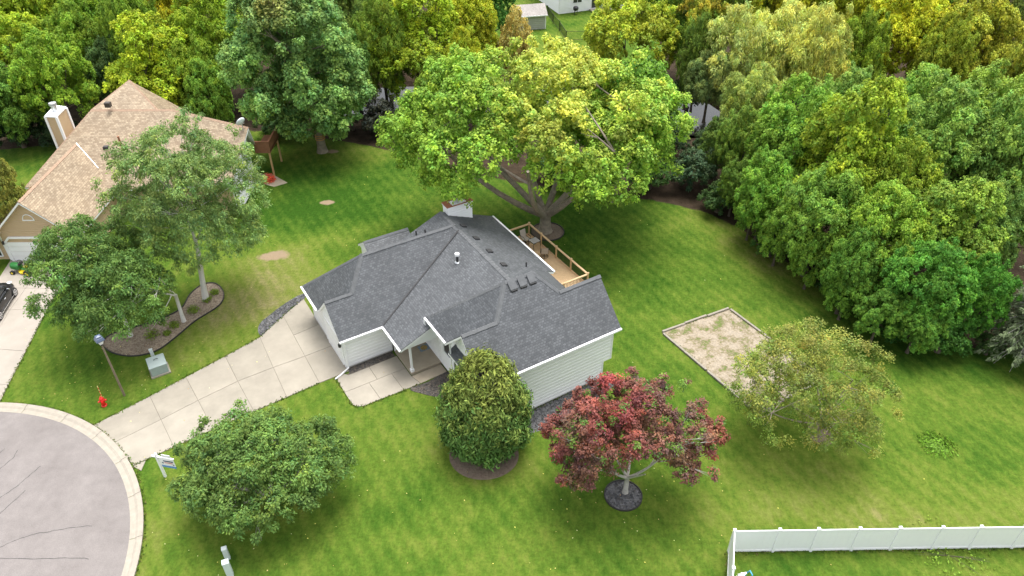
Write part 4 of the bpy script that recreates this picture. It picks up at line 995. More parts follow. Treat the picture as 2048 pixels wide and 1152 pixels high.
for a, b in zip(FP, FP[1:]): fpanel((a + .065, a * .012), (b - .065, b * .012))
LP = [(0, 0), (-.55, -2.05), (-1.1, -4.1), (-1.65, -6.2)]
for p in LP[1:]: fpost(*p)
for a, b in zip(LP, LP[1:]): fpanel(lerp(a, b, .03), lerp(a, b, .97))
ld = thing('pool_ladder', 'white and blue ladder leaning by the corner of the white fence', 'ladder', (11.05, 20.0, 0), 0.25)
for s, m in ((-1, 'white_vinyl'), (1, 'pool_blue')):
    MB().tube([(s * .22, .35, 0), (s * .22, .08, 1.2), (s * .22, -.05, 1.55), (s * .22, -.25, 1.55), (s * .22, -.4, 1.3)], .03, 8).obj('side_rail', m, ld)
for k in range(4): MB().box(-.22, .22, .26 - k * .065, .36 - k * .065, .25 + k * .28, .28 + k * .28).obj('step', 'white_vinyl', ld)

# ------------------------------------------------------------------ street furniture
lp = thing('street_lamp', 'brown post lamp with blue capped lantern beside the driveway', 'lamp', px(249, 791) + (0,))
MB().tube([(0, 0, 0), (0, 0, 4.25)], [.075, .055], 10).obj('pole', 'post_brown', lp)
lh = MB().lathe([(.07, 4.22), (.09, 4.3), (.11, 4.34)], 10).obj('collar', 'black_metal', lp)
MB().lathe([(.12, 4.34), (.24, 4.62), (.24, 4.63)], 4).obj('lantern_glass', 'lamp_glass', lp)
MB().lathe([(.33, 4.63), (.34, 4.68), (.26, 4.84), (.22, 4.86), (.20, 4.95), (.05, 5.0)], 4).obj('lantern_hood', 'lamp_blue', lp)
hy = thing('fire_hydrant', 'red fire hydrant with striped flag on the grass near the curb', 'hydrant', px(209, 811) + (0,), .5)
MB().lathe([(.17, 0), (.17, .05), (.12, .07), (.12, .45), (.16, .47), (.16, .52), (.14, .54), (.13, .62), (.08, .70), (.04, .73), (.04, .79)], 14).obj('barrel', 'hydrant_red', hy, smooth=False)
for a, r in ((0, .055), (math.pi, .055), (-math.pi / 2, .085)): MB().tube([(0, 0, .4), (.2 * math.cos(a), .2 * math.sin(a), .4), (.24 * math.cos(a), .24 * math.sin(a), .4)], [r, r, r * 1.2], 10).obj('outlet_cap', 'hydrant_red', hy)
fs = MB()
for k in range(8): MB().tube([(.05 + .004 * k, .12, .5 + k * .13), (.05 + .004 * (k + 1), .12, .5 + (k + 1) * .13)], .022, 6).obj('flag_band', 'marker_yellow' if k % 2 else 'hydrant_red', hy)
tx = thing('transformer_box', 'pale green utility cabinet on the grass beside the mulch bed', 'utility box', px(320, 742) + (0,), HROT)
MB().box(-.6, .6, -.55, .55, 0, .1).obj('pad', 'concrete', tx)
MB().box(-.52, .52, -.48, .48, .1, .72).obj('cabinet', 'utility_green', tx, bevel=.03)
MB().slab([(-.55, -.5, .82), (.55, -.5, .82), (.55, .52, .95), (-.55, .52, .95)], .13).obj('lid', 'utility_green', tx, bevel=.03); MB().tube([(-.12, .1, .93), (-.08, .1, .99), (.1, .1, .99), (.14, .1, .95)], .02, 6).obj('handle', 'black_metal', tx)
um = thing('utility_marker', 'thin pale post standing behind the green utility cabinet', 'post', px(310, 722) + (0,), .4)
MB().box(-.1, .1, -.06, .06, 0, 1.0).obj('post_body', 'utility_pale', um, bevel=.015); MB().box(-.11, .11, -.07, .07, 1.0, 1.06).obj('cap', 'utility_pale', um)
for q, hh, w, lab in (((456, 1117), .86, .13, 'taller pale utility pedestal near the bottom edge, the farther of two'), ((461, 1150), 1.12, .16, 'wider pale utility pedestal at the bottom edge, the nearer of two')):
    u = thing('utility_pedestal', lab, 'pedestal', px(*q) + (0,), .35, 'utility pedestals on the lawn')
    MB().box(-w, w, -w * .8, w * .8, 0, hh).obj('body', 'utility_pale', u, bevel=.03); MB().slab([(-w * 1.06, -w * .86, hh + .03), (w * 1.06, -w * .86, hh + .03), (w * 1.06, w * .86, hh + .07), (-w * 1.06, w * .86, hh + .07)], .08).obj('lid', 'utility_pale', u, bevel=.02)
# yard sign: post, arm, hanging board with printed bands
ys = thing('yard_sign', 'white post with hanging sale sign beside the driveway mouth', 'sign', px(331, 953) + (0,), math.radians(-12))
MB().box(-.06, .06, -.06, .06, 0, 1.9).obj('post', 'white_vinyl', ys); MB().lathe([(.085, 1.9), (.085, 1.94), (.02, 2.02)], 4).obj('post_cap', 'white_vinyl', ys)
MB().box(-.3, 1.02, -.045, .045, 1.66, 1.75).obj('arm', 'white_vinyl', ys)
bd = MB().box(.12, .98, -.012, .012, .92, 1.58).obj('board', 'white_trim', ys)
rd = MB().box(.34, .86, -.012, .012, 1.78, 1.98).obj('rider_board', 'white_trim', ys)
MB().box(.12, .98, -.016, .016, .92, 1.08).obj('blue_band', 'sign_blue', bd)
MB().box(.2, .30, -.0145, -.012, 1.22, 1.32).obj('photo_patch', 'sign_navy', bd); MB().box(.32, .92, -.0145, -.012, 1.40, 1.50).obj('name_band', 'sign_navy', bd); MB().box(.36, .86, -.0145, -.012, 1.28, 1.34).obj('red_band', 'sign_red', bd); MB().box(.84, .92, -.0145, -.012, 1.16, 1.24).obj('logo_patch', 'sign_navy', bd)
for x in (.2, .9): MB().tube([(x, 0, 1.58), (x, 0, 1.66)], .012, 6).obj('hanger', 'galvanised', ys)

# ------------------------------------------------------------------ car and ride-on mower on the neighbour's driveway
def loft(secs, mat, name, parent, sub=2):
    mb = MB(); n = len(secs[0])
    for s in secs: mb.v += s
    for i in range(len(secs) - 1):
        for k in range(n - 1): mb.f.append((i * n + k, i * n + k + 1, (i + 1) * n + k + 1, (i + 1) * n + k))
    mb.f.append(tuple(range(n))[::-1]); mb.f.append(tuple((len(secs) - 1) * n + k for k in range(n)))
    o = mb.obj(name, mat, parent, smooth=True); md = o.modifiers.new('sub', 'SUBSURF'); md.levels = sub; md.render_levels = sub; return o
car = thing('car', 'black rounded hatchback parked on the driveway at the left edge', 'car', (-37.2, 41.95, 0), math.radians(8)); car.scale = (1.06, 1.06, 1.1)
# +y is the nose; section = arch from right sill over the roof to left sill
def sec(y, w, zs, zb, zr, wr): return [(w * .94, y, zs), (w, y, zs + .22), (w * .99, y, zb), (wr, y, zr - .05), (wr * .55, y, zr), (0, y, zr + .015), (-wr * .55, y, zr), (-wr, y, zr - .05), (-w * .99, y, zb), (-w, y, zs + .22), (-w * .94, y, zs)]
loft([sec(-2.02, .62, .34, .62, .74, .50), sec(-1.9, .78, .25, .82, .98, .62), sec(-1.5, .87, .22, .88, 1.02, .74), sec(-.9, .89, .2, .90, 1.03, .76), sec(0, .89, .2, .90, 1.03, .76), sec(.75, .89, .2, .9, 1.02, .76), sec(1.25, .88, .22, .84, .97, .72), sec(1.75, .8, .24, .72, .86, .6), sec(2.02, .6, .34, .55, .66, .42)], 'car_paint', 'body', car)
loft([sec(-1.72, .66, .9, .95, 1.0, .5), sec(-1.3, .74, .9, 1.1, 1.34, .56), sec(-.6, .77, .9, 1.15, 1.48, .60), sec(.1, .77, .9, 1.15, 1.47, .60), sec(.62, .75, .9, 1.08, 1.26, .56), sec(1.05, .68, .9, .95, 1.0, .52)], 'dark_glass', 'cabin_glass', car)
loft([sec(-1.2, .57, 1.33, 1.36, 1.385, .5), sec(-.6, .6, 1.44, 1.47, 1.505, .54), sec(.1, .6, 1.43, 1.46, 1.495, .54), sec(.35, .57, 1.34, 1.37, 1.40, .5)], 'car_paint', 'roof', car)
for s in (-1, 1):
    MB().tube([(s * .76, .95, .98), (s * .66, .35, 1.36)], .035, 6).tube([(s * .78, -.35, .98), (s * .64, -.35, 1.42)], .04, 6).tube([(s * .74, -1.5, 1.0), (s * .6, -1.0, 1.4)], .05, 6).obj('pillar', 'car_paint', car)
    MB().bar((s * .895, -1.0, .27), (s * .895, 1.0, .27), .03, .05).obj('sill_trim', 'chrome', car)
    MB().tube([(s * .93, -.15, .78), (s * .93, .05, .78)], .022, 6).obj('door_handle', 'chrome', car)
    m = MB(); m.tube([(s * .86, .7, 1.0), (s * 1.02, .68, 1.03)], .05, 8).obj('mirror', 'chrome', car)
    MB().lathe([(.02, 0), (.13, .03), (.15, .06)], 14, (s * .56, 1.72, .78)).obj('headlight', 'lamp_clear', car)
    for y in (1.28, -1.28):
        w = MB().tube([(s * .70, y, .32), (s * .915, y, .32)], .32, 20).obj('wheel', 'rubber', car)
        MB().tube([(s * .91, y, .32), (s * .925, y, .32)], .225, 20).obj('rim', 'alloy', w)
        mb = MB()
        for k in range(5):
            a = k * 2 * math.pi / 5 + .63; mb.bar((s * .928, y + .07 * math.cos(a), .32 + .07 * math.sin(a)), (s * .928, y + .19 * math.cos(a), .32 + .19 * math.sin(a)), .05, .012, up=(1, 0, 0))
        mb.obj('spoke_gap', 'rubber', w)
mw = thing('riding_mower', 'green and yellow riding mower parked before the tan garage', 'mower', px(52, 545) + (0,), math.radians(80))
loft([[(x * k, y, z) for x, z in ((.26, .38), (.3, .5), (.28, .72), (.16, .8), (0, .82), (-.16, .8), (-.28, .72), (-.3, .5), (-.26, .38))] for y, k in ((.15, 1), (.5, 1), (.85, .95), (1.02, .8))], 'mower_green', 'hood', mw, 1)
MB().box(-.38, .38, -.85, -.1, .5, .62).obj('fender', 'mower_green', mw, bevel=.05)
st = MB().box(-.25, .25, -.7, -.25, .66, .76).obj('seat', 'mower_yellow', mw, bevel=.04); MB().box(-.25, .25, -.78, -.68, .7, 1.05).obj('seat_back', 'mower_yellow', st, bevel=.04)
MB().tube([(.17 * math.cos(a), .1 + .14 * math.sin(a), 1.0 + .1 * math.sin(a)) for a in np.linspace(0, 2 * math.pi, 17)], .02, 6, False).tube([(0, .2, .75), (0, .1, 1.0)], .025, 6).obj('steering_wheel', 'black_metal', mw)
MB().box(-.2, .2, .05, .2, .78, .9).obj('dashboard', 'black_metal', mw)
MB().lathe([(.5, .1), (.52, .13), (.52, .22), (.44, .28)], 16, (.12, .0, 0)).obj('mower_deck', 'mower_yellow', mw)
for s in (-1, 1):
    for y, r, w_ in ((.75, .18, .14), (-.55, .27, .2)):
        wh = MB().tube([(s * (.42 - w_ / 2), y, r), (s * (.42 + w_ / 2), y, r)], r, 16).obj('wheel', 'rubber', mw); MB().tube([(s * (.42 + w_ / 2 - .01), y, r), (s * (.42 + w_ / 2 + .008), y, r)], r * .5, 12).obj('hub', 'mower_yellow', wh)

# ------------------------------------------------------------------ foliage
UP = np.array([0, 0, 1.0])
def unit(a): return a / np.maximum(np.linalg.norm(a, axis=1, keepdims=True), 1e-9)
def leaf_mesh(name, pos, nrm, tan, length, width, col, mat='leaf'):
    """one diamond shaped blade per row"""
    n = len(pos)
    nrm = unit(nrm); tan = unit(tan - nrm * np.sum(tan * nrm, 1, keepdims=True)); bi = np.cross(nrm, tan)
    L = length[:, None] * 0.5; Wd = width[:, None] * 0.5
    v = np.empty((n, 4, 3), np.float32)
    v[:, 0] = pos - tan * L; v[:, 1] = pos + bi * Wd + tan * L * .15; v[:, 2] = pos + tan * L - nrm * L * .25; v[:, 3] = pos - bi * Wd + tan * L * .15
    me = bpy.data.meshes.new(name)
    me.vertices.add(n * 4); me.vertices.foreach_set('co', v.ravel())
    me.loops.add(n * 4); me.loops.foreach_set('vertex_index', np.arange(n * 4, dtype=np.int32))
    me.polygons.add(n); me.polygons.foreach_set('loop_start', np.arange(0, n * 4, 4, dtype=np.int32))
    me.update()
    c = np.ones((n, 4, 4), np.float32); c[:, :, :3] = col[:, None, :]
    a = me.attributes.new('col', 'FLOAT_COLOR', 'POINT'); a.data.foreach_set('color', c.ravel())
    me.materials.append(MATS[mat])
    return me
def crown(name, seed, boughs, clump_r=0.55, n_leaf=36, leaf=0.28, density=1.0, droop=0.3, upb=0.5, hue=None, slim=0.6, mat='leaf', center=None, fill=0.0, flat=0.75):
    rng = np.random.default_rng(seed)
    B = np.array([b[0] for b in boughs], float); Rr = np.array([b[1] for b in boughs], float)
    if center is None: center = B.mean(0)
    cps, outs, bid = [], [], []
    for i in range(len(B)):
        a, b, c = Rr[i]
        area = 4 * math.pi * (((a * b) ** 1.6 + (a * c) ** 1.6 + (b * c) ** 1.6) / 3) ** (1 / 1.6)
        n = max(4, int(area * density / (math.pi * clump_r ** 2)))
        d = unit(rng.normal(size=(n * 3, 3)))
        oc = B[i] - center; oc = oc / max(np.linalg.norm(oc), 1e-6)
        keep = rng.random(len(d)) < np.clip(.42 + .5 * d[:, 2] + .35 * (d @ oc), .06, 1)
        d = d[keep][:n]
        p = B[i] + d * Rr[i] * rng.uniform(.78, 1.1, (len(d), 1))
        ok = np.ones(len(p), bool)
        for j in range(len(B)):
            if j != i: ok &= np.sum(((p - B[j]) / Rr[j]) ** 2, 1) > .62
        p, d = p[ok], d[ok]
        cps.append(p); outs.append(d); bid += [i] * len(p)
        if fill:
            m = int(len(p) * fill)
            if m: cps.append(B[i] + unit(rng.normal(size=(m, 3))) * Rr[i] * rng.uniform(.3, .75, (m, 1))); outs.append(unit(rng.normal(size=(m, 3)))); bid += [i] * m
    cp, co = np.vstack(cps), np.vstack(outs)
    nc = len(cp)
    k = rng.integers(int(n_leaf * .6), int(n_leaf * 1.4) + 1, nc)
    idx = np.repeat(np.arange(nc), k); n = len(idx)
    cr = clump_r * rng.uniform(.7, 1.3, nc)
    # a clump is a flattened tuft that leans outward and upward
    axis = unit(co * .7 + UP * .55 + rng.normal(size=(nc, 3)) * .35)
    q = unit(rng.normal(size=(n, 3))) * (rng.random((n, 1)) ** .5)
    along = np.sum(q * axis[idx], 1, keepdims=True)
    q = q - axis[idx] * along * (1 - flat)
    pos = cp[idx] + q * cr[idx][:, None]
    nrm = unit(q * .5 + axis[idx] * .45 + UP * upb + rng.normal(size=(n, 3)) * .45)
    tan = q + co[idx] * .5 - UP * droop + rng.normal(size=(n, 3)) * .5
    var = (1 + rng.normal(size=(nc, 1)) * .16)[idx] * (1 + rng.normal(size=(n, 1)) * .16)
    hs = (rng.normal(size=(nc, 1)) * .5)[idx] + rng.normal(size=(n, 1)) * .4
    col = np.clip(var, .35, 1.8) * np.clip(np.hstack([1 + .2 * hs, 1 + .05 * hs, 1 - .12 * hs]), .5, 1.4)
    bv = np.clip(1 + rng.normal(size=len(B)) * .13, .7, 1.35)[np.array(bid)][idx][:, None]; col = col * bv
    if hue is not None: col = hue(rng, pos, cp[idx], idx, col)
    Ln = leaf * rng.uniform(.65, 1.3, n)
    return leaf_mesh(name, pos, nrm, tan, Ln, Ln * slim, np.clip(col, 0, 4), mat)
def dome(rng, rx, ry, h, zc, n, r0, r1, zmin=-.55, reject=None, inner=.35, ox=0, oy=0, sep=.62, shoots=.55):
    """boughs spread through an ellipsoid crown, most of them near its surface"""
    out = []; tries = 0
    while len(out) < n and tries < n * 60:
        tries += 1
        d = rng.normal(size=3); d /= np.linalg.norm(d)
        if d[2] < zmin or (reject and reject(d)): continue
        r = rng.uniform(r0, r1)
        t = rng.uniform(.8, 1.0) if rng.random() > inner else rng.uniform(.1, .65)
        c = np.array([d[0] * max(rx - r, .1), d[1] * max(ry - r, .1), d[2] * max(h - r * .8, .1)]) * t + np.array([ox, oy, zc])
        if any(np.linalg.norm((c - o[0]) / np.array([1, 1, .8])) < sep * (r + o[1][0]) * .8 for o in out): continue
        out.append((c, np.array([r, r, r * rng.uniform(.72, .95)])))
    for _ in range(int(n * shoots)):                      # stray shoots that break the outline
        d = rng.normal(size=3); d /= np.linalg.norm(d)
        if d[2] < zmin * .6 or (reject and reject(d)): continue
        r = r0 * rng.uniform(.3, .55); t = rng.uniform(.9, 1.0)
        c = np.array([d[0] * rx, d[1] * ry, d[2] * h]) * t + np.array([ox, oy, zc])
        out.append((c, np.array([r, r, r * rng.uniform(1.0, 1.7)])))
    return out
def limb(mb, p, q, r0, r1, rng, sag=.15, seg=7, n=5):
    p, q = np.array(p, float), np.array(q, float); L = np.linalg.norm(q - p)
    m = (p + q) / 2 + np.array([0, 0, -sag * L * .5]) + rng.normal(size=3) * .05 * L
    pts, rad = [], []
    for i in range(n + 1):
        t = i / n; pts.append(tuple((1 - t) ** 2 * p + 2 * t * (1 - t) * m + t * t * q)); rad.append(r0 + (r1 - r0) * t)
    mb.tube(pts, rad, seg)
    return pts
def trunk_mesh(seed, boughs, r0, fork, lean=(0, 0), stems=1, limbs=14, top=None, spread=.5):
    """tapered trunk with root flare, stems that fork, limbs reaching the boughs"""
    rng = np.random.default_rng(seed); mb = MB()
    f = np.array([lean[0] * fork, lean[1] * fork, fork])
    mb.tube([(0, 0, -.15), (0, 0, .08), (f[0] * .2, f[1] * .2, fork * .25), (f[0] * .6, f[1] * .6, fork * .65), tuple(f)], [r0 * 1.55, r0 * 1.3, r0 * 1.02, r0 * .93, r0 * .95], 12)
    bc = [b[0] for b in boughs]
    cen = np.mean(bc, 0) if top is None else np.array(top)
    ends = []
    for s in range(stems):
        a = 2 * math.pi * (s + rng.uniform(-.25, .25)) / max(stems, 1)
        rad = spread * np.linalg.norm(np.ptp(np.array(bc), axis=0)[:2]) * .28 if stems > 1 else 0
        e = np.array([cen[0] + rad * math.cos(a), cen[1] + rad * math.sin(a), cen[2] * rng.uniform(.8, 1.02)])
        pts = limb(mb, f - np.array([0, 0, r0 * .3]), e, r0 * (.62 if stems > 1 else .9), r0 * .22, rng, .18 if stems > 1 else 0, 9, 7)
        ends.append(pts)
    order = rng.permutation(len(bc))[:limbs]
    for i in order:
        b = bc[i]
        best = min(((np.linalg.norm(np.array(p) - b) + 1.4 * max(0, p[2] - b[2] + .5), np.array(p), j) for pts in ends for j, p in enumerate(pts[1:])), key=lambda x: x[0])
        rr = r0 * .34 * (1 - .07 * best[2]); pts = limb(mb, best[1], b, rr, rr * .3, rng, .12, 6, 5)
        for _ in range(2):
            t = np.array(pts[3]); e = b + unit(rng.normal(size=(1, 3)))[0] * boughs[i][1] * .85
            limb(mb, t, e, rr * .42, rr * .12, rng, .05, 5, 3)
    return mb
def tree(name, label, base, cm, tmb, bark, color, rz=0.0, sc=(1, 1, 1), group=None, cat='tree'):
    t = thing(name, label, cat, (base[0], base[1], base[2] if len(base) > 2 else 0), rz, group); t.scale = sc
    me = tmb if isinstance(tmb, bpy.types.Mesh) else tmb.mesh('trunk')
    if not me.materials:
        me.materials.append(MATS[bark]); 
        for p in me.polygons: p.use_smooth = True
    o = bpy.data.objects.new('trunk', me); COL.objects.link(o); o.parent = t
    c = bpy.data.objects.new('crown', cm); COL.objects.link(c); c.parent = t; c.color = tuple(color) + (1,)
    return t

# --- the big maple behind the house
rng = np.random.default_rng(5)
open_front = lambda d: (d[1] < .25 and -.42 < d[0] < .26 and d[2] < -.16) or (-.66 < d[0] < -.25 and d[2] < -.30 and d[1] < .3) or (.38 < d[0] < .60 and d[2] > .45 and d[1] < .5)
mb_ = dome(rng, 12.0, 8.4, 6.3, 8.9, 80, 1.0, 2.3, -.66, open_front, .3, -1.0, 0, .84)
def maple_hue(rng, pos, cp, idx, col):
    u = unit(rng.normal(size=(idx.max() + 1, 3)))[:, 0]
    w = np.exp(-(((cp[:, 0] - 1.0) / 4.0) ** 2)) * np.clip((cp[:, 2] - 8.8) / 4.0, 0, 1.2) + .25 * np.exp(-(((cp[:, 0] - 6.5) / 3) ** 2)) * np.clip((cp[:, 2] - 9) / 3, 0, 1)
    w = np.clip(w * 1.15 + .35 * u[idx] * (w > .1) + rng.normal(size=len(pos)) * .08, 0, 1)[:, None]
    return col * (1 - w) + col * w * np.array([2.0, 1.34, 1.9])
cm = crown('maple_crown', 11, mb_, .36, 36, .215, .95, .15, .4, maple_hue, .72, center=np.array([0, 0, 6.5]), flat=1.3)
tm = trunk_mesh(12, mb_, .47, 1.6, (0, 0), 7, 20, spread=1.1)
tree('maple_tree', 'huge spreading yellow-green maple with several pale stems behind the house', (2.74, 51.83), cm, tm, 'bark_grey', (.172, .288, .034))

# --- tall maple with orange straps, left of centre
rng = np.random.default_rng(21)
b2 = dome(rng, 6.4, 5.8, 9.0, 9.6, 74, .8, 1.8, -.92, None, .35, -1.1, 0, .78)
b2 = [(np.array([(c[0] + 1.1) * (1.25 - .06 * max(c[2] - 6, 0)) - 1.1, c[1] * (1.2 - .055 * max(c[2] - 6, 0)), c[2]]), r) for c, r in b2]
def lhue(rng, pos, cp, idx, col):
    w = (np.exp(-(((cp[:, 0] + 1.4) / 1.6) ** 2 + ((cp[:, 2] - 15.5) / 2.2) ** 2)) * .8)[:, None]
    return col * (1 - w) + col * w * np.array([1.9, 1.05, 1.4])
cm = crown('tall_maple_crown', 22, b2, .38, 40, .24, 1.1, .4, .4, lhue, .7, center=np.array([-1, 0, 9.]), flat=1.2, fill=.3)
tm = trunk_mesh(23, b2, .42, 2.6, (0, 0), 1, 22, spread=.4)
tl = tree('maple_tree', 'tall deep green maple with orange straps around its trunk', (-18.44, 66.09), cm, tm, 'bark_grey', (.150, .255, .066))
for k in range(3): MB().lathe([(.47, 1.35 + k * .2), (.48, 1.37 + k * .2), (.47, 1.42 + k * .2)], 14).obj('strap', 'strap_orange', tl)

# --- tree with trunk visible right of the big maple
rng = np.random.default_rng(31)
b3 = dome(rng, 5, 4.5, 4.5, 8.4, 18, 1.5, 2.1, -.6, None, .3)
proto_c, proto_t = [], []
def add_proto(seed, h, rx, zc, n, r0, r1, leaf, clump, nl, dens=1.0, droop=.35, slim=.65, mat='leaf', zmin=-.65, stems=2, hue=None):
    rng = np.random.default_rng(seed)
    b = dome(rng, rx, rx * .95, h, zc, n, r0, r1, zmin, None, .25, sep=.8)
    proto_c.append(crown('broadleaf_crown', seed, b, clump, nl, leaf, dens, droop, .5, hue, slim, mat, np.array([0, 0, zc * .8]), fill=.12))
    proto_t.append(trunk_mesh(seed + 1, b, .26, zc - h * .55 if zc > h else 1.2, (0, 0), stems, 9, spread=.5).mesh('trunk'))
add_proto(101, 4.8, 4.8, 5.3, 30, .9, 2.0, .215, .36, 40)            # 0 round
add_proto(111, 5.2, 4.4, 5.6, 30, .8, 1.9, .215, .36, 40)            # 1 taller
add_proto(121, 4.4, 5.2, 5.0, 36, .8, 1.9, .21, .35, 40)            # 2 spreading
add_proto(131, 4.8, 4.9, 5.2, 44, .6, 1.5, .20, .32, 36)             # 3 finely lobed
def gold_hue(rng, pos, cp, idx, col):
    w = np.clip((cp[:, 2] - 6.6) / 3 + rng.normal(size=idx.max() + 1)[idx] * .25, 0, 1)[:, None]
    return col * (1 - w) + col * w * np.array([2.6, 1.3, 1.2])
add_proto(141, 5.4, 4.4, 5.6, 32, .8, 1.8, .215, .36, 40, hue=gold_hue)   # 4 turning at the top
add_proto(151, 4.8, 5.0, 5.2, 34, .9, 1.8, .34, .44, 40, 1.0, 1.5, .26) # 5 willow: hanging slim leaves
add_proto(161, 1.9, 2.4, 1.9, 14, .5, 1.1, .22, .34, 34, 1.0, .3, .55, 'leaf', -.75, 3)  # 6 bush
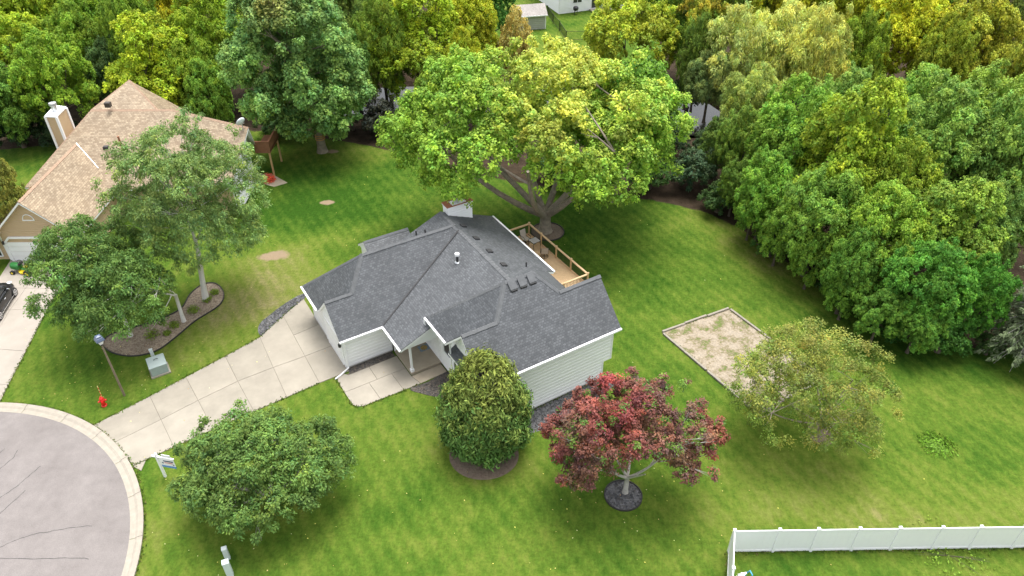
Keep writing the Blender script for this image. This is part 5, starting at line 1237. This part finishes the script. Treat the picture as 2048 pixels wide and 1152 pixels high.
# each row: crown centre in the photograph, half width there, crown centre height, kind, leaf colour, label
YG, G, DG, Y, GO, MG, WI = (.140, .205, .016), (.085, .165, .020), (.060, .125, .020), (.205, .225, .018), (.158, .188, .022), (.088, .170, .026), (.225, .280, .080)
FOREST = [
 (30, 95, 92, 8.5, 0, YG, 'yellow-green tree at the upper left corner, left of the tall chimney'), (112, 175, 80, 7.0, 3, (.105, .190, .02), 'mid green tree right behind the tan house chimney'),
 (10, 205, 72, 6.0, 2, DG, 'dark green tree at left edge behind the far lawn'), (205, 55, 88, 9.0, 2, G, 'green tree at the top edge above the chimney'),
 (312, 150, 104, 8.0, 1, (.150, .215, .014), 'bright yellow-green tree just above the brown roof peak'), (340, 22, 66, 10, 0, Y, 'yellow tinged tree crown at the top edge left of the tall maple'),
 (430, 95, 80, 9.0, 3, (.11, .18, .016), 'olive green tree touching the left side of the tall maple'), (420, 205, 58, 5.5, 2, (.075, .15, .02), 'low green tree behind the right half of the brown roof'),
 (118, 12, 90, 11, 2, YG, 'yellow-green crown cut by the top edge at far left'), (225, 150, 50, 6.0, 3, (.05, .095, .03), 'narrow dark grey-green tree between two bright ones behind brown roof'), (-25, 20, 70, 11, 0, YG, 'yellow-green crown in the very top left corner'),
 (835, 105, 108, 8.0, 1, (.135, .200, .014), 'yellow-green tree between the tall maple and the big maple'), (765, 30, 70, 10, 2, (.10, .16, .02), 'green crown at the top edge right of the tall maple'),
 (925, 60, 72, 8.0, 0, (.165, .205, .014), 'yellowish tree left of the dark evergreen by the shed'), (985, 22, 52, 7.5, 3, (.035, .105, .02), 'dark green tree left of the grey shed'),
 (1030, 100, 40, 4.0, 6, (.215, .20, .06), 'small apricot coloured tree in front of the grey shed'), (700, 60, 60, 9.0, 3, (.085, .14, .03), 'grey-green tree touching the right side of the tall maple'),
 (1262, 85, 98, 7.0, 3, (.170, .225, .022), 'pale yellow-green feathery tree behind the right half of big maple'),
 (1395, 70, 58, 8.5, 4, (.085, .15, .02), 'green tree with orange top right of the far house'), (1335, 15, 60, 10, 2, (.07, .135, .02), 'green crown at the top edge above the pale feathery tree'),
 (1475, 130, 78, 7.5, 5, WI, 'pale willow left of the brightest willow above the pond'), (1570, 125, 92, 8.0, 5, (.235, .285, .075), 'broad pale yellow willow in the upper right woods'),
 (1420, 165, 52, 5.5, 5, (.10, .155, .05), 'greyer willow overhanging the pond'), (1560, 35, 85, 10, 0, (.16, .19, .014), 'olive yellow crown at the top edge behind the willows'),
 (1665, 45, 82, 10, 2, (.145, .185, .014), 'yellow-green crown at the top edge right of the willows'), (1790, 80, 96, 9, 0, (.200, .235, .016), 'bright yellow-green tree below the top edge at right'),
 (1940, 95, 105, 9, 2, GO, 'golden yellow tree near the upper right corner'), (2035, 45, 62, 11, 3, (.085, .125, .03), 'grey-green crown in the upper right corner'), (1870, 12, 70, 12, 1, (.075, .135, .02), 'dark green crown at the top edge behind the golden tree'),
 (1480, 20, 60, 11, 3, (.075, .13, .02), 'dark green crown at top edge between orange topped tree and olive crown'),
 (1690, 240, 88, 7.5, 3, (.105, .185, .036), 'soft green tree just below the broad willow'), (1590, 290, 98, 8.0, 0, (.098, .190, .026), 'fresh green tree at the pond side of the right wood'),
 (1825, 250, 96, 7.5, 2, (.10, .185, .032), 'soft green crown below the bright yellow-green tree'), (1970, 275, 106, 7.5, 0, (.115, .190, .03), 'large green crown below the golden tree at right'),
 (1700, 345, 112, 8.5, 1, (.125, .195, .018), 'large yellowish green tree in the middle of the right wood'), (1865, 325, 112, 8, 3, (.09, .165, .03), 'mid green crown right of the wood centre'),
 (2010, 355, 100, 8, 2, (.092, .165, .032), 'green crown against the right edge above the spruce'), (1530, 395, 74, 5.2, 3, (.09, .19, .026), 'drooping fresh green tree at the lawn side nearest the pond'),
 (1635, 450, 90, 5.8, 0, MG, 'green tree overhanging the lawn behind the sandpit'), (1765, 480, 100, 6.4, 2, (.10, .18, .022), 'bushy green tree overhanging the lawn above the olive tree'),
 (1900, 470, 100, 6.8, 1, (.105, .18, .026), 'full green tree between the wood centre and the spruce'), (1850, 575, 92, 4.2, 3, (.052, .145, .020), 'deep green leafy tree at lawn edge above the sparse olive tree'),
 (165, 105, 70, 8, 3, (.10, .175, .02), 'green tree between chimney and the bright tree above the roof peak'), (60, 30, 70, 11, 2, (.12, .185, .016), 'yellow-green crown near the top left corner'),
 (275, 95, 62, 9, 2, (.085, .15, .018), 'green crown behind the bright tree above the roof peak'), (395, 165, 62, 7, 0, (.10, .165, .016), 'olive green tree above the right half of the brown roof'), (480, 30, 62, 11, 1, (.10, .16, .016), 'olive crown at top edge behind the tall maple left side'),
 (690, 150, 60, 7.5, 2, (.055, .12, .025), 'shaded green tree behind the right flank of the tall maple'), (765, 120, 62, 8, 0, (.085, .14, .018), 'shaded olive tree between the two maples'), (880, 185, 55, 6, 3, (.09, .15, .016), 'low green tree behind the left shoulder of big maple'),
 (640, 10, 60, 12, 3, (.09, .15, .02), 'green crown at the top edge behind the tall maple'), (1715, 125, 62, 8.0, 3, (.10, .16, .016), 'shaded crown between broad willow and bright yellow-green tree'), (1875, 150, 60, 7.5, 0, (.13, .175, .018), 'olive crown between the bright and the golden tree'),
 (1500, 215, 62, 6, 5, (.165, .225, .055), 'willow beside the pond below the two pale willows'), (1480, 300, 52, 5.5, 3, (.10, .17, .03), 'light green tree at the pond corner of the right wood'), (2040, 175, 60, 8.5, 2, (.13, .16, .02), 'olive crown at the right edge below the corner'),
 (1790, 400, 80, 7, 3, (.115, .18, .02), 'yellowish crown low in the middle of the right wood'), (1990, 460, 70, 6, 0, (.075, .14, .03), 'shaded green crown left above the spruce'), (1700, 545, 60, 3.6, 3, (.06, .135, .02), 'deep green low tree at lawn edge, left above the olive tree'),
 (1620, 150, 70, 8, 5, (.22, .26, .06), 'willow behind the right side of the broad willow'), (930, 150, 50, 7, 2, (.15, .19, .014), 'yellow-olive crown just behind the top left of big maple'), (1395, 130, 42, 6.5, 2, (.07, .12, .02), 'dark crown below the orange topped tree'),
 (1505, 425, 40, 2.6, 3, (.075, .15, .022), 'low leafy tree at lawn edge nearest the pond'), (1560, 475, 46, 2.6, 0, (.08, .155, .022), 'low leafy tree at lawn edge left behind the sandpit'), (1625, 520, 48, 2.6, 3, (.075, .15, .02), 'low leafy tree at lawn edge straight behind the sandpit'),
 (1695, 585, 50, 2.4, 0, (.065, .14, .02), 'low leafy tree at lawn edge right behind the sandpit'), (1760, 635, 52, 2.4, 3, (.06, .135, .02), 'low leafy tree at lawn edge behind the olive tree'), (1835, 655, 52, 2.2, 0, (.06, .14, .02), 'low leafy tree at lawn edge right behind the olive tree'),
 (1440, 300, 42, 3.0, 3, (.06, .11, .022), 'low leafy tree on pond bank left of the right wood'), (1470, 370, 40, 3.0, 0, (.07, .13, .022), 'low leafy tree between pond and lawn at the wood corner'),
 (1955, 600, 66, 3.6, 0, (.042, .125, .016), 'deep green low tree left of the spruce'), (2, 385, 46, 4.5, 3, (.11, .135, .03), 'olive green tree cut by the left edge beside the tan house'),
]
for i, (cx, cy, rp, zc, kd, colr, lab) in enumerate(FOREST):
    zc = zc * .78 if zc > 5 else zc
    X, Yw = px(cx, cy, zc); Rw = rp * depth(X, Yw, zc) / FPX
    pr = (4.8, 4.4, 5.2, 4.9, 4.4, 5.0, 2.4)[kd]; pz = (5.3, 5.6, 5.0, 5.2, 5.6, 5.2, 1.9)[kd]
    s = Rw / pr; sz = max(zc / pz, s * .85)
    z0 = zc - pz * sz
    rr = random.Random(i); kb = 1.5 + .05 * max(0, (150 - cy) / 150); colr = (min(.6, colr[0] * kb * 1.12), min(.6, colr[1] * kb), min(.6, colr[2] * kb * .95))
    gz = min(0, z0)
    tree(('willow_tree' if kd == 5 else 'broadleaf_tree'), lab, (X, Yw, gz), proto_c[kd], proto_t[kd], 'bark_dark', colr, rr.uniform(0, 6.28), (s, s * rr.uniform(.85, 1.15), sz * rr.uniform(.95, 1.12)), 'trees of the wood behind the lawns')
tree('broadleaf_tree', 'tree with bare straight trunk right of the big maple', (8.91, 56.56), crown('broadleaf_crown', 33, b3, .6, 32, .36, .9, center=np.array([0, 0, 7.])), trunk_mesh(34, b3, .27, 4.4, (0, 0), 1, 10), 'bark_grey', (.10, .20, .02))
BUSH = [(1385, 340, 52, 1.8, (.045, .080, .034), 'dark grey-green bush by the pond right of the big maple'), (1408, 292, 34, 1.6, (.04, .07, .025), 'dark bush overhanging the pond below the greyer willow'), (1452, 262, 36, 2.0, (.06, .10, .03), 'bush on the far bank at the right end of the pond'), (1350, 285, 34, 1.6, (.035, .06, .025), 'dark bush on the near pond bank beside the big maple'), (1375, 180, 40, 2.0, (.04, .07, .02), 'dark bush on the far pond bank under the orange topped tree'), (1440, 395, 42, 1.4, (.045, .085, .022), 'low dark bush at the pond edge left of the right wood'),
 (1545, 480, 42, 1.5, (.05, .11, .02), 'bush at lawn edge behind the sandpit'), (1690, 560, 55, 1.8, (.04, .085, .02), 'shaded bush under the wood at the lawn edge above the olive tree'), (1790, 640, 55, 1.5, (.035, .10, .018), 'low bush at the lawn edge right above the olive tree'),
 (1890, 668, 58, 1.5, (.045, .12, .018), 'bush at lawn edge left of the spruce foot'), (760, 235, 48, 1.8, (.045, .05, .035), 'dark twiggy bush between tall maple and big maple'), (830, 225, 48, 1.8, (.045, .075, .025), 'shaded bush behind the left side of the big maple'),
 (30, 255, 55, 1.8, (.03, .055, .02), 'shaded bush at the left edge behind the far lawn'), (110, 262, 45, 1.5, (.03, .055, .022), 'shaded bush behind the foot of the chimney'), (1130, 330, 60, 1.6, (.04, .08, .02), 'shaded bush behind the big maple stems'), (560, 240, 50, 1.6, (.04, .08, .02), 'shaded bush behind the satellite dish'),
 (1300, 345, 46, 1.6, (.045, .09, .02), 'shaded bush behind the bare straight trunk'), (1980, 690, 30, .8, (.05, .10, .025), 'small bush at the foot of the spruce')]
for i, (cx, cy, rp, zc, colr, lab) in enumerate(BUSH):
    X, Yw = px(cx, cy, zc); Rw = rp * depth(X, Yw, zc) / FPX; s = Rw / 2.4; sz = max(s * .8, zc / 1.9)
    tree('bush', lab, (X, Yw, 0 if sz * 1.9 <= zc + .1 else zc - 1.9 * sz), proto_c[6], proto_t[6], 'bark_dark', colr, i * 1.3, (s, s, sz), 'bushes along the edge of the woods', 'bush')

# --- birches in the kidney bed
def birch(label, base, cen, rx, ry, h, n, seed, colr, lean, stems, r0=.19, fork=1.6, top=None, dens=1.05):
    rng = np.random.default_rng(seed)
    b = dome(rng, rx, ry, h, cen[2], n, .6, 1.4, -.8, None, .3, cen[0], cen[1])
    c = crown('birch_crown', seed + 1, b, .36, 38, .18, dens, 1.1, .35, None, .42, center=np.array(cen) - np.array([0, 0, h * .3]), fill=.05)
    t = trunk_mesh(seed + 2, b, r0, fork, lean, stems, 20, top=(cen[0] * .42, cen[1] * .42, cen[2]), spread=.35)
    return tree('birch_tree', label, base, c, t, 'birch_bark', colr)
bb = px(412, 600); birch('white trunked birch standing alone at the right end of the chip bed', bb, (.7, 0.5, 8.3), 5.5, 4.4, 5.9, 84, 201, (.140, .210, .060), (.12, .0), 1, .2, 3.4, None, 1.0)
bb = px(368, 643); c2 = px(238, 592, 4.8); birch('leaning double stemmed birch in the middle of the chip bed', bb, (c2[0] - bb[0], c2[1] - bb[1], 4.9), 3.1, 3.6, 3.4, 40, 211, (.088, .155, .036), (0, .05), 2, .125, 2.3)
bb = px(262, 672); c3 = px(172, 545, 5.2); birch('broad low birch at left end of the chip bed, overhanging the driveway', bb, (c3[0] - bb[0], c3[1] - bb[1], 5.2), 3.8, 4.2, 3.7, 52, 221, (.086, .152, .034), (-.05, .1), 2, .13, 2.0)
# --- spreading crab apple by the cul-de-sac
rng = np.random.default_rng(41); sc_ = px(522, 935, 2.8)
b = dome(rng, 4.6, 4.0, 2.5, 2.9, 46, .7, 1.25, -.6, None, .3)
tree('crabapple_tree', 'wide low spreading green tree on the front lawn beside the driveway', sc_, crown('crabapple_crown', 42, b, .32, 38, .165, 1.1, .35, .45, None, .5, center=np.array([0, 0, 1.8]), fill=.15), trunk_mesh(43, b, .2, .8, (0, 0), 4, 26, spread=.8), 'bark_pale', (.088, .148, .034))
# --- red maple
rng = np.random.default_rng(51)
rej = lambda d: (d[1] < .3 and abs(d[0] - .02) < .52 and d[2] < .42) 
b = dome(rng, 4.85, 3.6, 3.4, 4.4, 52, .5, .95, -.72, rej, .3, sep=.75)
def red_hue(rng, pos, cp, idx, col):
    n = idx.max() + 1; r1 = rng.random(n)[idx]; t = cp[:, 0] / 4.5
    base = np.empty_like(col); low = np.clip((3.4 - cp[:, 2]) / 2, 0, 1)
    red = np.array([.235, .046, .044]); pur = np.array([.140, .062, .056]); bro = np.array([.150, .102, .060]); gre = np.array([.085, .145, .03])
    topred = np.exp(-(((cp[:, 0] + 1.2) / 1.6) ** 2)) * np.clip((cp[:, 2] - 5.0) / 2, 0, 1) + .5 * (np.abs(cp[:, 0]) > 3.6)
    u = np.clip(.5 + .5 * np.sin(cp[:, 0] * 1.7 + 1.1) * np.cos(cp[:, 1] * 1.9 + cp[:, 2] * 1.3) + (r1 - .5) * .6, 0, 1)[:, None]
    w = np.clip(.05 + .75 * topred + (r1 - .5) * .25, 0, 1)[:, None]
    pick = (pur * (1 - u) + bro * u) * (1 - w) + red * w
    pick = np.where((r1 > .90)[:, None], gre, pick)
    grn = (low > .15) & (np.abs(t + .3) < .5) & (rng.random(n)[idx] < .75)
    pick = np.where(grn[:, None], gre, pick)
    return col * pick
rb = (6.16, 25.71)
tree('maple_tree', 'round topped red and purple maple in front of the white wall', rb, crown('red_maple_crown', 52, b, .27, 40, .14, 1.1, .4, .45, red_hue, .6, center=np.array([0, .3, 3.2]), fill=.08), trunk_mesh(53, b, .135, 1.25, (.02, .05), 5, 34, spread=.85), 'bark_pale', (1, 1, 1))
# --- sparse olive tree
rng = np.random.default_rng(61); ob = px(1637, 868)
b = dome(rng, 4.9, 4.3, 3.5, 3.75, 56, .6, 1.15, -.9, None, .35, -1.0, .1)
def ol_hue(rng, pos, cp, idx, col):
    w = np.clip(rng.random(idx.max() + 1)[idx] * .7 + np.clip((cp[:, 2] - 4) / 3, 0, 1) * .4, 0, 1)[:, None]
    return col * (1 - w) * np.array([.75, .95, .7]) + col * w * np.array([1.25, 1.0, 1.15])
tree('small_tree', 'sparse olive and rust tinted tree half covering the sandpit', ob, crown('sparse_crown', 62, b, .38, 44, .135, 1.0, .4, .35, ol_hue, .5, center=np.array([0, 0, 3.])), trunk_mesh(63, b, .12, .9, (0, 0), 5, 36, spread=.85), 'bark_grey', (.158, .195, .042))
# --- cone shaped arborvitae in front of the right wing
rng = np.random.default_rng(71); ab = (-1.55, 29.15)
def egg(n):
    prof = np.array([(.5, 1.6), (1.1, 2.2), (2.2, 2.48), (3.4, 2.34), (4.6, 1.95), (5.6, 1.42), (6.3, .92), (6.8, .45), (7.0, .08)])
    z = rng.uniform(.5, 7.2, n * 3); r = np.interp(z, prof[:, 0], prof[:, 1]); z, r = z[rng.random(n * 3) < r / 2.55], None
    z = z[:n]; r = np.interp(z, prof[:, 0], prof[:, 1]); a = rng.uniform(0, 2 * math.pi, len(z)); slope = np.interp(z, [.5, 2, 4, 6, 7.2], [-.6, 0, .45, .6, .9])
    lump = .94 + .07 * np.sin(a * 5 + z * 2.1) + .06 * np.sin(a * 9 - z * 3.3) + .05 * np.sin(a * 15 + z * 7) + rng.normal(size=len(z)) * .03
    return np.c_[r * np.cos(a) * lump, r * np.sin(a) * lump, z], np.c_[np.cos(a), np.sin(a), slope]
cp, co = egg(1500); nc = len(cp); k = 26
idx = np.repeat(np.arange(nc), k); q = rng.normal(size=(nc * k, 3)) * np.array([.13, .13, .2])
pos = cp[idx] + q; sp = (rng.normal(size=(nc, 3)) * .7)[idx]
var = (1 + rng.normal(size=(nc, 1)) * .2)[idx] * (1 + rng.normal(size=(nc * k, 1)) * .15)
tw = np.clip((cp[:, 2] - 2.2) / 4 + rng.normal(size=nc) * .28, 0, 1)[idx][:, None]
col = np.clip(var, .4, 1.7) * ((1 - tw) * np.array([.066, .134, .032]) + tw * np.array([.135, .160, .032]))
Ln = rng.uniform(.14, .38, len(pos))
cm = leaf_mesh('arborvitae_crown', pos, co[idx] + rng.normal(size=pos.shape) * .6, UP * 1.0 + co[idx] * .5 + sp + rng.normal(size=pos.shape) * .35, Ln, Ln * .3, col, 'leaf_needle')
mb = MB().tube([(0, 0, -.1), (0, 0, .6), (.05, 0, 6.5)], [.2, .16, .03], 9)
for i in range(40):
    a = rng.uniform(0, 6.28); z = rng.uniform(.6, 6); r = np.interp(z, [.5, 2.2, 6.5], [1.4, 2.3, .6]); mb.tube([(0, 0, z - .3), (r * .6 * math.cos(a), r * .6 * math.sin(a), z), (r * .95 * math.cos(a), r * .95 * math.sin(a), z + .3)], [.035, .025, .01], 5)
tree('arborvitae', 'dense cone shaped evergreen with bronze top in front of the right wing', ab, cm, mb, 'bark_dark', (1, 1, 1))
# --- spruce on the right edge
rng = np.random.default_rng(81); mb = MB().tube([(0, 0, -.2), (0, 0, 1), (0, 0, 12)], [.26, .22, .03], 10)
P_, T_, N_, C_ = [], [], [], []
for w in range(24):
    z = 1.6 + w * .42; R_ = 3.7 * (1 - (z - 1.2) / 11.2) ** .85
    for j in range(11):
        a = rng.uniform(0, 6.28); r = R_ * rng.uniform(.75, 1.1); tip = np.array([r * math.cos(a), r * math.sin(a), z - .28 * r + rng.uniform(-.1, .1)])
        mb.tube([(0, 0, z), tuple(tip * .55 + np.array([0, 0, z * .45 + .0])), tuple(tip)], [.03, .022, .008], 5)
        n = int(70 * r / 3) + 14; t = rng.uniform(.25, 1.02, n)[:, None]; side = np.array([-math.sin(a), math.cos(a), 0]); sw = rng.normal(size=(n, 1)) * .42 * (1.05 - t)
        p = np.array([0, 0, z]) * (1 - t) + tip * t + side * sw * r * .45 + rng.normal(size=(n, 3)) * .05
        P_.append(p); d = np.array([math.cos(a), math.sin(a), -.25]); T_.append(d + side * np.sign(sw) * .6 + rng.normal(size=(n, 3)) * .2); N_.append(UP + rng.normal(size=(n, 3)) * .35); C_.append(np.full((n, 1), rng.uniform(.75, 1.25)) * (1 + rng.normal(size=(n, 1)) * .15))
P_, T_, N_, C_ = (np.vstack(q) for q in (P_, T_, N_, C_)); Ln = rng.uniform(.22, .42, len(P_))
for i in range(6):
    a = 3.6 + i * .35; mb.tube([(0, 0, 1.2 + .15 * i), (1.5 * math.cos(a), 1.5 * math.sin(a), 1.1), (2.9 * math.cos(a), 2.9 * math.sin(a), .5)], [.04, .03, .01], 5)
tree('spruce_tree', 'blue-green spruce with drooping boughs on the right edge', (33.7, 36.6), leaf_mesh('spruce_crown', P_, N_, T_, Ln, Ln * .34, np.clip(C_, .4, 1.8) * np.ones((1, 3)), 'leaf_needle'), mb, 'bark_pale', (.115, .150, .075))

# --- small plants in the chip bed, flowers, weeds
def tuft(name, label, base, r, h, n, colr, seed, cat='plant', group=None, leaf=.12):
    rng = np.random.default_rng(seed)
    d = unit(rng.normal(size=(n, 3))); d[:, 2] = np.abs(d[:, 2]); p = d * np.array([r, r, h]) * rng.uniform(.4, 1, (n, 1)) + np.array([0, 0, .05])
    v = np.clip(1 + rng.normal(size=(n, 1)) * .25, .4, 1.8) * np.ones((1, 3)); Ln = leaf * rng.uniform(.7, 1.4, n)
    t = thing(name, label, cat, (base[0], base[1], .02), 0, group)
    me = leaf_mesh('leaves', p, d + UP * .5 + rng.normal(size=(n, 3)) * .4, d + rng.normal(size=(n, 3)) * .4, Ln, Ln * .5, v); c = bpy.data.objects.new('leaves', me); COL.objects.link(c); c.parent = t; c.color = colr + (1,)
    mb = MB()
    for i in range(7):
        a = rng.uniform(0, 6.28); mb.tube([(0, 0, 0), (r * .3 * math.cos(a), r * .3 * math.sin(a), h * .5), (r * .7 * math.cos(a), r * .7 * math.sin(a), h * .8)], [.012, .009, .004], 5)
    mb.obj('stems', 'bark_dark', t)
    return t
for q, r, lab in (((414, 601), .42, 'small plant at the foot of the lone birch trunk'), ((388, 622), .55, 'yellow-green plant in chip bed between the two birch trunks'), ((349, 652), .45, 'small plant left of the leaning birch in the chip bed'), ((305, 672), .6, 'leafy plant at the lower edge of the chip bed'), ((430, 587), .4, 'small plant right of the lone birch trunk'), ((335, 668), .3, 'tiny plant near the front edging of the chip bed')):
    tuft('bed_plant', lab, px(*q), r, r * .8, 260, (.13, .185, .025), int(q[0]), group='small plants in the chip bed')
tuft('flower_clump', 'clump of red flowers on the patio below the raised deck', px(537, 362), .75, .7, 700, (.50, .085, .045), 5, 'flowers', leaf=.14)
tuft('weed_mound', 'round bright green weedy mound on the lawn at right', px(1875, 890), 1.15, .12, 700, (.10, .19, .02), 6, 'plant', leaf=.16)
tuft('weed_patch', 'weeds on the lawn close to the white fence', px(1900, 1112), 2.6, .12, 260, (.15, .24, .03), 8, 'plant', leaf=.14)
# fallen leaves on the lawns
rng = np.random.default_rng(91); n = 140
XY = np.c_[rng.uniform(-32, 34, n), rng.uniform(19, 62, n)]
near = np.c_[rng.normal(0, 4.5, 90), rng.normal(0, 3.5, 90)] + np.array([[-13, 24.5]]); near2 = np.c_[rng.normal(0, 4, 60), rng.normal(0, 3, 60)] + np.array([[6, 25]]); near3 = np.c_[rng.normal(0, 4, 110), rng.normal(0, 4, 110)] + np.array([[-26, 36]])
XY = np.vstack([XY, near, near2, near3]); XY = XY[(sdist(XY, LAWN) > .5) & (np.hypot(XY[:, 0] - CC[0], XY[:, 1] - CC[1]) > 13.6)]
pos = np.c_[XY, np.full(len(XY), .055)]; n = len(pos)
pal = np.array([(.55, .48, .12), (.5, .40, .16), (.42, .30, .12), (.55, .52, .30), (.35, .22, .10)])[rng.integers(0, 5, n)]
Ln = rng.uniform(.05, .095, n)
fo = bpy.data.objects.new('fallen_leaves', leaf_mesh('fallen_leaves', pos, UP + rng.normal(size=(n, 3)) * .3, rng.normal(size=(n, 3)), Ln, Ln * .7, pal)); COL.objects.link(fo); fo.color = (1, 1, 1, 1)
tag(fo, 'yellow and tan fallen leaves scattered over the lawn', 'leaves', kind='stuff')

# ragged grass along the edges of paving, beds and fence
rng = np.random.default_rng(95)
lines = [[h2w(*q[0]) for q in ST] + [h2w(0.0, 8.6)], [h2w(*q[2]) for q in ST], [h2w(*q) for q in ((-.95, -.4), (-.95, -3.2), (-.74, -3.58), (-.35, -3.76), (2.35, -3.82), (3.5, -3.84))], nr[:-1],
         [(CC[0] + 13.42 * math.cos(t), CC[1] + 13.42 * math.sin(t)) for t in np.linspace(-.5, 1.75, 60)], [h2w(*q) for q in SBX] + [h2w(*SBX[0])],
         [(10.98, 21.95), (31.8, 22.2)], [(10.98, 22.1), (31.8, 22.34)], [(10.9, 22), (9.3, 15.8)], [h2w(5.6, -9.5), h2w(13.6, -9.5)]]
pp = []
for ln_ in lines:
    for a, b in zip(ln_, ln_[1:]):
        m = int(math.hypot(b[0] - a[0], b[1] - a[1]) * 26) + 1; t = rng.random((m, 1)); d = np.array([-(b[1] - a[1]), b[0] - a[0]]); d = d / max(np.linalg.norm(d), 1e-6)
        pp.append(np.array(a) * (1 - t) + np.array(b) * t + d * rng.normal(size=(m, 1)) * .06)
pp = np.vstack(pp); n = len(pp); pp = np.c_[pp, np.full(n, .05)]
col = np.array([.075, .13, .018]) * np.clip(1 + rng.normal(size=(n, 1)) * .3, .4, 1.9) * np.array([1, 1, 1]); yl = rng.random((n, 1)) < .25; col = np.where(yl, np.array([.17, .16, .05]), col); Ln = rng.uniform(.09, .2, n)
eg = bpy.data.objects.new('edge_grass', leaf_mesh('edge_grass', pp, rng.normal(size=(n, 3)) + UP * .5, UP + rng.normal(size=(n, 3)) * .7, Ln, Ln * .4, col / 1.55)); COL.objects.link(eg); eg.color = (1, 1, 1, 1)
tag(eg, 'uncut grass fringing the paving, beds and fence', 'grass', kind='stuff')
